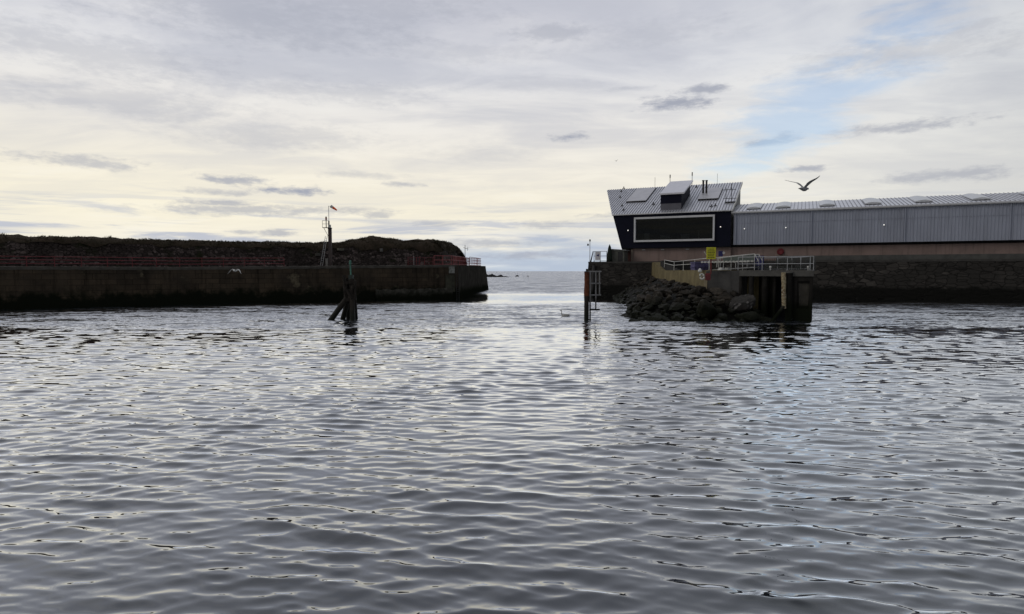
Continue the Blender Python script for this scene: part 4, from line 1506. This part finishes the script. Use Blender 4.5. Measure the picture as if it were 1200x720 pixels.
# the distinctive ones first
boulder(W(829, 365, 49.8), 0.95, 'big low dark boulder at the waterline below the red board', squash=(1.5, 1, .8))
boulder(W(868, 358, 50.4), 0.95, 'large rounded boulder with pale veins in front of the pier piles', M_vein, squash=(1.35, 1, 1.05))
boulder(W(801.5, 349.5, 53.5), 0.34, 'small pale boulder wedged among the dark ones', M_rockpale, squash=(1.9, .8, .5))
placed += [(W(829, 365, 49.8), .95), (W(868, 358, 50.4), .95)]
tries = 0
while count < 205 and tries < 6000:
    tries += 1
    u = random.random() ** 1.25
    b_ = random.random()
    p = rock_surface(u, b_)
    r = random.choice((random.uniform(.2, .42), random.uniform(.28, .6)))
    p.x = min(p.x, wline(u).x - 0.35)
    p.z += -0.12 + random.uniform(-.1, .18)
    try_place(p, r)
tries = 0
while count < 298 and tries < 6000:
    tries += 1
    x = random.uniform(10.2, 21.0)
    b_ = random.random()
    zt = lerp(2.5, 1.8, min(1, max(0, (x - 17) / 3)))
    if x > 19.3: zt = lerp(1.5, 0.2, (x - 19.3) / 1.7)
    if x < 12: zt = lerp(0.4, 2.2, (x - 10.2) / 1.8)
    y = lerp(48.8, 54.2, b_)
    if x > 17.2: y = min(y, lerp(48.8, 52.3, b_))
    p = Vector((x, y, lerp(-0.25, zt, b_ ** .85) - .05))
    try_place(p, random.choice((random.uniform(0.28, 0.55), random.uniform(.4, .85))))

# ------------------------------------------------------------------ concrete block and piled pier deck
DZ = 4.05
BLK0, BLK1 = W(826.5, 340, 54), W(866, 340, 52.3)
PE = W(952, 340, 49.2)
fd = (PE - BLK0); fd.z = 0; fd.normalize()
fb = Vector((-fd.y, fd.x, 0))


def dk(s, o, z):
    p = Vector((BLK0.x, BLK0.y, 0)) + fd * s + fb * o
    return Vector((p.x, p.y, z))


LB = (Vector((BLK1.x - BLK0.x, BLK1.y - BLK0.y, 0))).dot(fd)
LP = (Vector((PE.x - BLK0.x, PE.y - BLK0.y, 0))).dot(fd)
mb = MB().hexa([dk(0, 0, -4), dk(LB, 0, -4), dk(LB, 9, -4), dk(0, 9, -4), dk(0, 0.1, DZ - .02), dk(LB, 0.1, DZ - .02), dk(LB, 9, DZ - .02), dk(0, 9, DZ - .02)])
blk = tag(mb.build('concrete_abutment', M_grey, bevel=.04), 'plain grey concrete block behind the boulders at the pier root', 'abutment')
MB().hexa([dk(-.14, -.03, .5), dk(.14, -.03, .5), dk(.14, .4, .5), dk(-.14, .4, .5), dk(-.14, .05, DZ - .5), dk(.14, .05, DZ - .5), dk(.14, .4, DZ - .5), dk(-.14, .4, DZ - .5)]).build('edge_strip', mat('pale edge strip', (0.30, 0.26, 0.17), (0.2, 0.17, 0.12), 2, .8), blk)

pd = thing('piled_pier', dk((LB + LP) / 2, 3, 0), 'concrete pier deck on dark piles right of the boulders', 'pier')
MB().hexa([dk(LB + .003, -0.1, DZ - .48), dk(LP + .1, -0.1, DZ - .48), dk(LP - 1.7, 7, DZ - .48), dk(LB + .003, 7, DZ - .48),
           dk(LB + .003, -0.1, DZ + .02), dk(LP + .1, -0.1, DZ + .02), dk(LP - 1.7, 7, DZ + .02), dk(LB + .003, 7, DZ + .02)]).build('deck', M_deck, pd, bevel=.03)
for i, (px, r_) in enumerate(((870.5, .14), (883, .2), (899, .26), (911, .13))):
    p = W(px, 340, 51.9 - i * .4)
    MB().bar(Vector((p.x, p.y + .5, -3)), Vector((p.x, p.y + .5, DZ - .47)), r_ * 1.05, r_, n=14, wob=.04).build('pile', M_wet, pd)
for i in range(4):
    p = dk(lerp(LB + .5, LP - 4, i / 3), 4.5, 0)
    MB().bar(Vector((p.x, p.y, -3)), Vector((p.x, p.y, DZ - .47)), .24, n=12).build('pile', M_concrete_dark, pd)
MB().hexa([dk(LB, 5.2, -3), dk(LP - 1.9, 5.2, -3), dk(LP - 1.9, 5.5, -3), dk(LB, 5.5, -3), dk(LB, 5.2, DZ - .5), dk(LP - 1.9, 5.2, DZ - .5), dk(LP - 1.9, 5.5, DZ - .5), dk(LB, 5.5, DZ - .5)]).build('dark_backing', M_black, pd)  # black sheet added so the space under the deck stays dark
# end caisson with recessed panel
ps0 = (W(929, 340, 49.9) - Vector((BLK0.x, BLK0.y, 0))).dot(fd)
mb = MB()
mb.hexa([dk(ps0, .25, -4), dk(LP - .15, .25, -4), dk(LP - 1.6, 2.6, -4), dk(ps0, 2.6, -4), dk(ps0, .25, DZ - .483), dk(LP - .15, .25, DZ - .483), dk(LP - 1.6, 2.6, DZ - .483), dk(ps0, 2.6, DZ - .483)])
cs = mb.build('caisson', M_wet, pd)
mb = MB()
for (s0_, s1_, z0, z1) in ((ps0, ps0 + .3, -1, DZ - .485), (LP - .22, LP, -1, DZ - .485), (ps0 + .3, LP - .22, 3.2, DZ - .485), (ps0 + .3, LP - .22, -1, 1.0)):
    mb.hexa([dk(s0_, .0, z0), dk(s1_, .0, z0), dk(s1_, .247, z0), dk(s0_, .247, z0), dk(s0_, .0, z1), dk(s1_, .0, z1), dk(s1_, .247, z1), dk(s0_, .247, z1)])
mb.build('frame', M_wet, cs)
MB().hexa([dk(ps0 + .45, .235, 1.2), dk(ps0 + 1.1, .235, 1.2), dk(ps0 + 1.1, .26, 1.2), dk(ps0 + .45, .26, 1.2), dk(ps0 + .35, .235, 3.0), dk(ps0 + 1.2, .235, 3.0), dk(ps0 + 1.2, .26, 3.0), dk(ps0 + .35, .26, 3.0)]).build('panel', M_concrete_dark, cs)

# encrusted marker post, its dark fender and raker
mk = W(918.5, 362, 49.6)
MB_ = MB().bar(W(918.5, 362, 49.7), W(918.3, 319.5, 49.7), 0.17, 0.17, n=10, wob=.12)
tag(MB_.build('marker_post', M_encrust), 'pale post crusted with yellow and orange on the pier face', 'post')
mb = MB().bar(W(924.5, 378, 49.9) - Vector((0, 0, 2)), W(924.5, 320, 49.9), 0.28, n=12, wob=.04)
fp = tag(mb.build('fender_pile', M_wet), 'dark round fender pile just right of the crusted post', 'pile')
MB().bar(W(924.5, 320.2, 49.9), W(924.5, 318.4, 49.9), 0.34, .3, n=12).build('cap', M_deck, fp)
tag(MB().bar(W(903, 379, 48.6), W(918, 359.5, 49.6), 0.13, n=10, wob=.05).build('raking_strut', M_concrete_dark), 'slanting strut from the water up to the crusted post', 'strut')

# ------------------------------------------------------------------ railings and clutter on deck
fence('railing', [dk(LB - .2, .25, DZ + .02), dk(LP, .25, DZ + .02)], 'thin galvanised railing along the front of the piled pier deck', M_galv, 1.12, rails=(1.0, .48), spacing=2.0, rail_r=.028, post_r=.03)
fence('railing', [dk(LB + .4, 4.4, DZ + .02), dk(LP - 2.7, 4.4, DZ + .02), dk(LP - .3, .6, DZ + .02)], 'barred galvanised railing along the back of the pier deck', M_galv, 1.1, rails=(1.0, .1), spacing=2.0, bal=.14, balm=M_dkmetal, rail_r=.022)
# white handrail along walkway
r0 = wline(0.72); r1 = wline(0.50); r2 = wline(0.03)
fence('railing', [Vector((r1.x + .5, r1.y, 4.1)), Vector((r2.x + .5, r2.y, 4.1))], 'white two rail handrail along the walkway wall top', M_white, 1.1, rails=(1.0, .6), spacing=7.5, rail_r=.028, post_r=.034)
fence('stair_rail', [Vector((r0.x + .6, r0.y, wtop(.72) + .3)), Vector((r1.x + .5, r1.y, 4.15))], 'sloping white stair rail dropping from the quay to the walkway', M_white, 1.05, rails=(1.0, .55), spacing=12, rail_r=.04, post_r=.04)

# gangway with mesh sides
g0, g1 = W(838, 318, 55.5), W(884, 318, 53.5)
gd = (g1 - g0); gd.z = 0; gl = gd.length; gd.normalize(); gn = Vector((-gd.y, gd.x, 0))
G = lambda s, o, z: Vector((g0.x, g0.y, 0)) + gd * s + gn * o + Vector((0, 0, z))
gw = thing('gangway', G(0, 0, DZ), 'white railed gangway with grey green mesh sides on the deck', 'gangway')
zt0, zt1 = 5.18, 5.5
for o_ in (0, 1.4):
    MB().bar(G(-.2, o_, zt0), G(gl, o_, zt1), .032).bar(G(gl, o_, zt1), G(gl + .3, o_, 4.9), .032).build('top_rail', M_white, gw)
    MB().hexa([G(.7, o_ - .012, 4.85), G(gl - .08, o_ - .012, 4.95), G(gl - .08, o_ + .012, 4.95), G(.7, o_ + .012, 4.85),
               G(.7, o_ - .012, zt0 + .02), G(gl - .08, o_ - .012, zt1 - .05), G(gl - .08, o_ + .012, zt1 - .05), G(.7, o_ + .012, zt0 + .02)]).build('mesh_panel', M_mesh, gw)
    mb = MB()
    for i in range(15):
        s_ = -1.2 + i * (gl + 1.0) / 14
        mb.box(G(s_, o_ - .02, 4.82 + .004 * i), (.17, .09, .13), gd, gn)
    mb.bar(G(-1.3, o_, 4.8), G(gl, o_, 4.88), .03)
    mb.build('block_chain', M_white, gw)
    for s_ in (0.3, 1.4, 2.4, gl):
        MB().bar(G(s_, o_, DZ), G(s_, o_, lerp(zt0, zt1, max(0, s_ / gl))), .024).build('post', M_white if s_ > .2 else M_galv, gw)
MB().hexa([G(-.3, 0, DZ + .03), G(gl, 0, DZ + .25), G(gl, 1.4, DZ + .25), G(-.3, 1.4, DZ + .03), G(-.3, 0, DZ + .09), G(gl, 0, DZ + .33), G(gl, 1.4, DZ + .33), G(-.3, 1.4, DZ + .09)]).build('tread', M_galv, gw)

# yellow sign on a red post, red board and white ring below
yb = W(833.3, 318, 53.4); yb.z = DZ
ys_ = thing('warning_sign', yb, 'yellow warning sign with black text on a dark red post', 'sign')
MB().bar(yb + Vector((.0, .06, -.3)), yb + Vector((0, .06, 1.9)), .06).build('post', mat('dark red post', (0.17, 0.03, 0.03), (0.12, 0.025, 0.025), 2, .6), ys_)
yc = W(833.4, 297.0, 53.4)
MB().box(yc, (.82, .05, 1.02)).build('face', M_yellow, ys_, bevel=.015)
mb = MB()
rr = random.Random(3)
for r_i, (h_, wmax) in enumerate(((.36, .5), (.20, .6), (.06, .6), (-.08, .62), (-.22, .55), (-.36, .6))):
    x_ = -wmax / 2
    while x_ < wmax / 2 - .05:
        w_ = rr.uniform(.06, .17)
        w_ = min(w_, wmax / 2 - x_)
        mb.box(yc + Vector((x_ + w_ / 2, -.03, h_)), (w_, .008, .055))
        x_ += w_ + .035
mb.build('text_lines', M_text, ys_)
MB().bar(yc + Vector((-.55, .2, .15)), yb + Vector((-.05, .2, .9)), .03).bar(yc + Vector((.62, .2, -.35)), yb + Vector((.55, .2, .3)), .03).build('stay', M_white, ys_)

rb = W(829.5, 324.5, 53.1)
lbd = thing('lifebuoy_board', rb - Vector((0, 0, .5)), 'red board with a white lifebuoy below the yellow sign', 'lifebuoy')
MB().box(rb, (.46, .07, .6)).build('board', M_red, lbd, bevel=.01)
rc = W(822.6, 324.3, 52.9)
mb = MB()
mb.tube([rc + Vector((math.cos(a) * .17, math.sin(a) * .1, math.sin(a) * .22)) for a in [i * 2 * math.pi / 20 for i in range(21)]], .075, n=8)
mb.build('ring', M_white, lbd)
MB().bar(rc + Vector((0, .1, 0)), rb + Vector((-.2, .05, 0)), .03).build('bracket', M_galv, lbd)
bo = W(820.3, 317.3, 53.2)
mb = MB()
mb.tube([bo + Vector((0, 0, z_)) for z_ in (-.18, -.1, .05, .15, .2)], [.04, .16, .17, .08, .03], n=12)
tag(mb.build('buoy', M_white, smooth=True), 'small white buoy on the walkway end above the lifebuoy', 'buoy')


def crate(p, size, m_, name, label, cat, rot=0.0, group=None, lid=None):
    fx = Vector((math.cos(rot), math.sin(rot), 0)); fy = Vector((-math.sin(rot), math.cos(rot), 0))
    e = thing(name, p, label, cat, group)
    mb = MB()
    w, d, h = size
    t = .05
    for (cx, cy, sx, sy) in ((0, -d / 2 + t / 2, w, t), (0, d / 2 - t / 2, w, t), (-w / 2 + t / 2, 0, t, d - 2 * t), (w / 2 - t / 2, 0, t, d - 2 * t)):
        mb.box(p + fx * cx + fy * cy + Vector((0, 0, h / 2)), (sx, sy, h), fx, fy)
    mb.box(p + Vector((0, 0, .03)), (w - 2 * t, d - 2 * t, .05), fx, fy)
    mb.build('body', m_, e)
    for z_ in (h * .35, h * .92):
        c4 = [p + fx * (a_ * (w / 2 + .035)) + fy * (b_ * (d / 2 + .035)) + Vector((0, 0, z_)) for a_, b_ in ((-1, -1), (1, -1), (1, 1), (-1, 1))]
        mb = MB()
        for q in range(4):
            mb.bar(c4[q], c4[(q + 1) % 4], .035, n=6)
        mb.build('rim', m_, e)
    return e


c0 = W(889, 318, 55); c0.z = DZ + .02
crate(c0, (.75, .8, 1.3), M_blue, 'storage_bin', 'tall dark blue bin at the end of the gangway', 'bin', -.3)
c1 = W(817, 318, 57); c1.z = 4.1
crate(c1, (.9, .8, .75), M_violet, 'storage_bin', 'faded blue bin behind the handrail left of the yellow sign', 'bin', .2)
c2 = W(826.5, 318, 57.5); c2.z = 4.1
crate(c2, (.6, .8, .85), M_violet, 'storage_bin', 'faded blue bin directly behind the yellow sign post', 'bin', -.1)
# blue notice behind the sign
bp_ = W(844.5, 297.5, 58)
bs = thing('blue_notice', Vector((bp_.x, bp_.y, DZ)), 'small blue notice with white disc on a thin post', 'sign')
MB().box(bp_, (.42, .05, .5)).build('face', M_blue, bs)
MB().bar(bp_ + Vector((.28, -.04, .08)), bp_ + Vector((.28, .02, .08)), .12, n=16).build('disc', M_white, bs)
MB().bar(Vector((bp_.x, bp_.y + .05, DZ)), bp_ + Vector((0, .05, .2)), .03).build('post', M_galv, bs)

# lobster creels and coiled rope on the deck, in a row
def creel_proto(p):
    e = thing('creel', p, 'dark netted lobster creel stacked with others on the pier deck', 'creel', 'lobster creels on the pier deck')
    L_, w, h = .68, .42, .38
    mb = MB()
    arcs = []
    for i in range(5):
        x = -L_ / 2 + L_ * i / 4
        pts = [p + Vector((x, math.cos(a) * w / 2, .06 + math.sin(a) * h)) for a in [math.pi * j / 8 for j in range(9)]]
        mb.tube(pts, .014, n=5)
    for a in (0, .25, .5, .75, 1):
        aa = math.pi * a
        mb.bar(p + Vector((-L_ / 2, math.cos(aa) * w / 2, .06 + math.sin(aa) * h)), p + Vector((L_ / 2, math.cos(aa) * w / 2, .06 + math.sin(aa) * h)), .012, n=5)
    mb.build('hoops', M_dkmetal, e)
    MB().box(p + Vector((0, 0, .04)), (L_, w, .05)).build('base', M_timber, e)
    mb = MB()
    for i in range(9):
        x = -L_ / 2 + L_ * i / 8
        for sgn in (-1, 1):
            mb.bar(p + Vector((x, sgn * w / 2, .08)), p + Vector((x + .06 * sgn, sgn * w * .2, .06 + h * .9)), .007, n=4)
    mb.build('netting', M_mesh, e)
    return e


cb = dk(LB + .5, 2.2, DZ + .02)
pro = creel_proto(cb)
i = 0
for s_ in [LB + .5 + q * .78 for q in range(7)]:
    for lv in range(2):
        if i == 0:
            i += 1
            continue
        if lv == 1 and random.random() < .5:
            continue
        c_ = copy_tree(pro)
        p = dk(s_, 2.2 + random.uniform(-.15, .15), DZ + .02 + lv * .45)
        c_.location = p
        c_.rotation_euler = (0, 0, random.uniform(-.25, .25) + math.atan2(fd.y, fd.x))
        i += 1
# mooring bollards (white)
for i, (px, py, Y, lab) in enumerate(((902.8, 315, 50.9, 'small white bollard at the front edge of the deck under the railing'), (947, 313.5, 50.2, 'white bollard near the right end of the pier deck'))):
    p = W(px, py, Y); p.z = DZ + .02
    mb = MB()
    mb.tube([p + Vector((0, 0, z_)) for z_ in (0, .18, .22, .26, .32, .36)], [.06, .05, .08, .09, .08, .03], n=14)
    tag(mb.build('bollard', M_white, smooth=True), lab, 'bollard')
# pale heap of net in front of gangway
for i, (px, w_) in enumerate(((845, .5), (852, .6))):
    p = W(px, 317.6, 53.2); p.z = DZ + .01
    mb = MB()
    for q in range(3):
        pts = [p + Vector((math.cos(a) * (w_ * .5 - q * .07) * (1 + .1 * math.sin(3 * a + q)), math.sin(a) * .22, .06 + q * .07)) for a in [j * 2 * math.pi / 22 for j in range(23)]]
        mb.tube(pts, .045, n=6)
    tag(mb.build('rope_coil', M_white if i == 0 else mat('pale rope', (.4, .4, .38), (.25, .25, .24), 6, .9)), ['white coil of rope on the deck edge right of the sign', 'greyish coil of rope next to the white one'][i], 'rope')

# ------------------------------------------------------------------ distant skerry
mb = MB()
vs, nx_, ny_ = [], 60, 8
SY = 420
for i in range(nx_):
    for j in range(ny_):
        u, v = i / (nx_ - 1), j / (ny_ - 1)
        x = lerp(-26, -0.8, u)
        env = (1 - u) ** 0.8 * 4.4 + .5 * (1 - abs(2 * u - 1))
        z_ = env * math.sin(math.pi * v) * (0.75 + .6 * noise.noise(Vector((u * 9, v * 3, 2)))) + noise.noise(Vector((u * 26, v * 5, 7))) * .7 * math.sin(math.pi * v) - .4
        vs.append((x, SY + lerp(-6, 14, v), z_))
mb.add(vs, [[i * ny_ + j, (i + 1) * ny_ + j, (i + 1) * ny_ + j + 1, i * ny_ + j + 1] for i in range(nx_ - 1) for j in range(ny_ - 1)])
tag(mb.build('skerry_terrain', M_skerry), 'low dark skerry far out beyond the pier head', kind='structure')
for i, (px, w_) in enumerate(((606, 2.2), (620, 1.4))):
    p = at(px, 321, 460); p.z = -.3
    o = boulder(p, w_, ['low black rock awash beyond the skerry', 'tiny rock awash farthest out at sea'][i], M_skerry, None, (1.8, 1, .6))
    o.name = 'sea_rock'


# ------------------------------------------------------------------ birds
def gull(name, label, loc, yaw, wing, m_, span=1.4, bank=0.0, scale=1.0):
    """wing: list of (fraction of half-span, height, sweep) from shoulder to tip"""
    mb = MB()
    # body along +X
    body = [(-.30, .012, 0.0), (-.24, .035, 0), (-.14, .062, -.005), (0, .085, -.01), (.10, .08, -.005), (.17, .058, .012), (.22, .045, .022), (.26, .044, .026), (.29, .034, .024), (.31, .014, .018), (.355, .006, .008)]
    rings = []
    for (x, r_, z_) in body:
        fl = 2.6 if x < -.2 else 1.0
        rings.append([Vector((x, math.cos(a) * r_ * fl, z_ + math.sin(a) * r_ * (.95 if fl == 1 else .5))) for a in [j * 2 * math.pi / 12 for j in range(12)]])
    mb.loft(rings)
    for sgn in (-1, 1):
        rings = []
        for (f, h_, sw) in wing:
            ch = 1.35 * (.17 if f < .15 else (.20 if f < .5 else lerp(.19, .03, (f - .5) / .5)))
            yv = sgn * (.02 + f * span / 2)
            xl = .11 - sw
            th = lerp(.026, .008, f)
            sec = [(xl, 0), (xl - ch * .25, th), (xl - ch * .6, th * .8), (xl - ch, 0), (xl - ch * .6, -th * .3), (xl - ch * .25, -th * .5)]
            rings.append([Vector((x, yv, h_ + z_)) for x, z_ in sec])
        mb.loft(rings)
    o = mb.build(name, m_, origin=(0, 0, 0), smooth=True)
    rm_ = o.modifiers.new('remesh', 'REMESH')
    rm_.mode = 'VOXEL'
    rm_.voxel_size = .0085
    rm_.use_smooth_shade = True
    o.location = loc
    o.rotation_euler = (bank, 0, yaw)
    o.scale = (scale,) * 3
    tag(o, label, 'gull')
    return o


up_wing = [(0, .03, 0), (.12, .11, -.01), (.25, .19, -.03), (.38, .245, -.03), (.55, .28, .02), (.75, .32, .10), (.9, .36, .18), (1, .385, .25)]
gull('gull', 'dark gull gliding with raised wings above the grey wing roof', at(942.0, 221.5, 21.0), R(36), up_wing, M_feather_grey, 1.30, scale=0.92)
down_wing = [(0, .03, 0), (.15, .10, -.01), (.35, .13, -.03), (.5, .10, -.02), (.7, -.02, .05), (.88, -.18, .13), (1, -.30, .2)]
gull('gull', 'white gull with arched wings flying low before the pier wall', at(275.5, 317.5, 56), R(75), down_wing, M_feather_white, 1.42)
gull('gull', 'tiny distant gull high in the sky left of the navy building', at(722, 189, 190), R(60), up_wing, M_feather_grey, 1.4)


def swan(loc):
    mb = MB()
    body = [(-.62, .02, .20), (-.52, .10, .18), (-.35, .21, .14), (-.1, .27, .10), (.15, .27, .09), (.32, .21, .10), (.42, .12, .13), (.47, .04, .16)]
    rings = []
    for (x, r_, z_) in body:
        rings.append([Vector((x, math.cos(a) * r_, z_ + math.sin(a) * r_ * .8)) for a in [j * 2 * math.pi / 14 for j in range(14)]])
    mb.loft(rings)
    mb.tube([(.33, 0, .14), (.44, 0, .26), (.47, 0, .40), (.45, 0, .54), (.46, 0, .65), (.50, 0, .71), (.57, 0, .715), (.63, 0, .69), (.70, 0, .665)], [.11, .075, .055, .05, .05, .06, .058, .035, .018], n=12)
    o = mb.build('swan', M_swan, origin=(0, 0, 0), smooth=True)
    r_ = o.modifiers.new('remesh', 'REMESH')
    r_.mode = 'VOXEL'
    r_.voxel_size = .016
    r_.use_smooth_shade = True
    o.location = loc
    o.rotation_euler = (0, 0, R(172))
    o.scale = (.72, .72, .78)
    tag(o, 'swan with upright neck swimming left of the ladder post', 'swan')


sw = at(662.5, 371, 54.5)
swan((sw.x, sw.y, -.03))
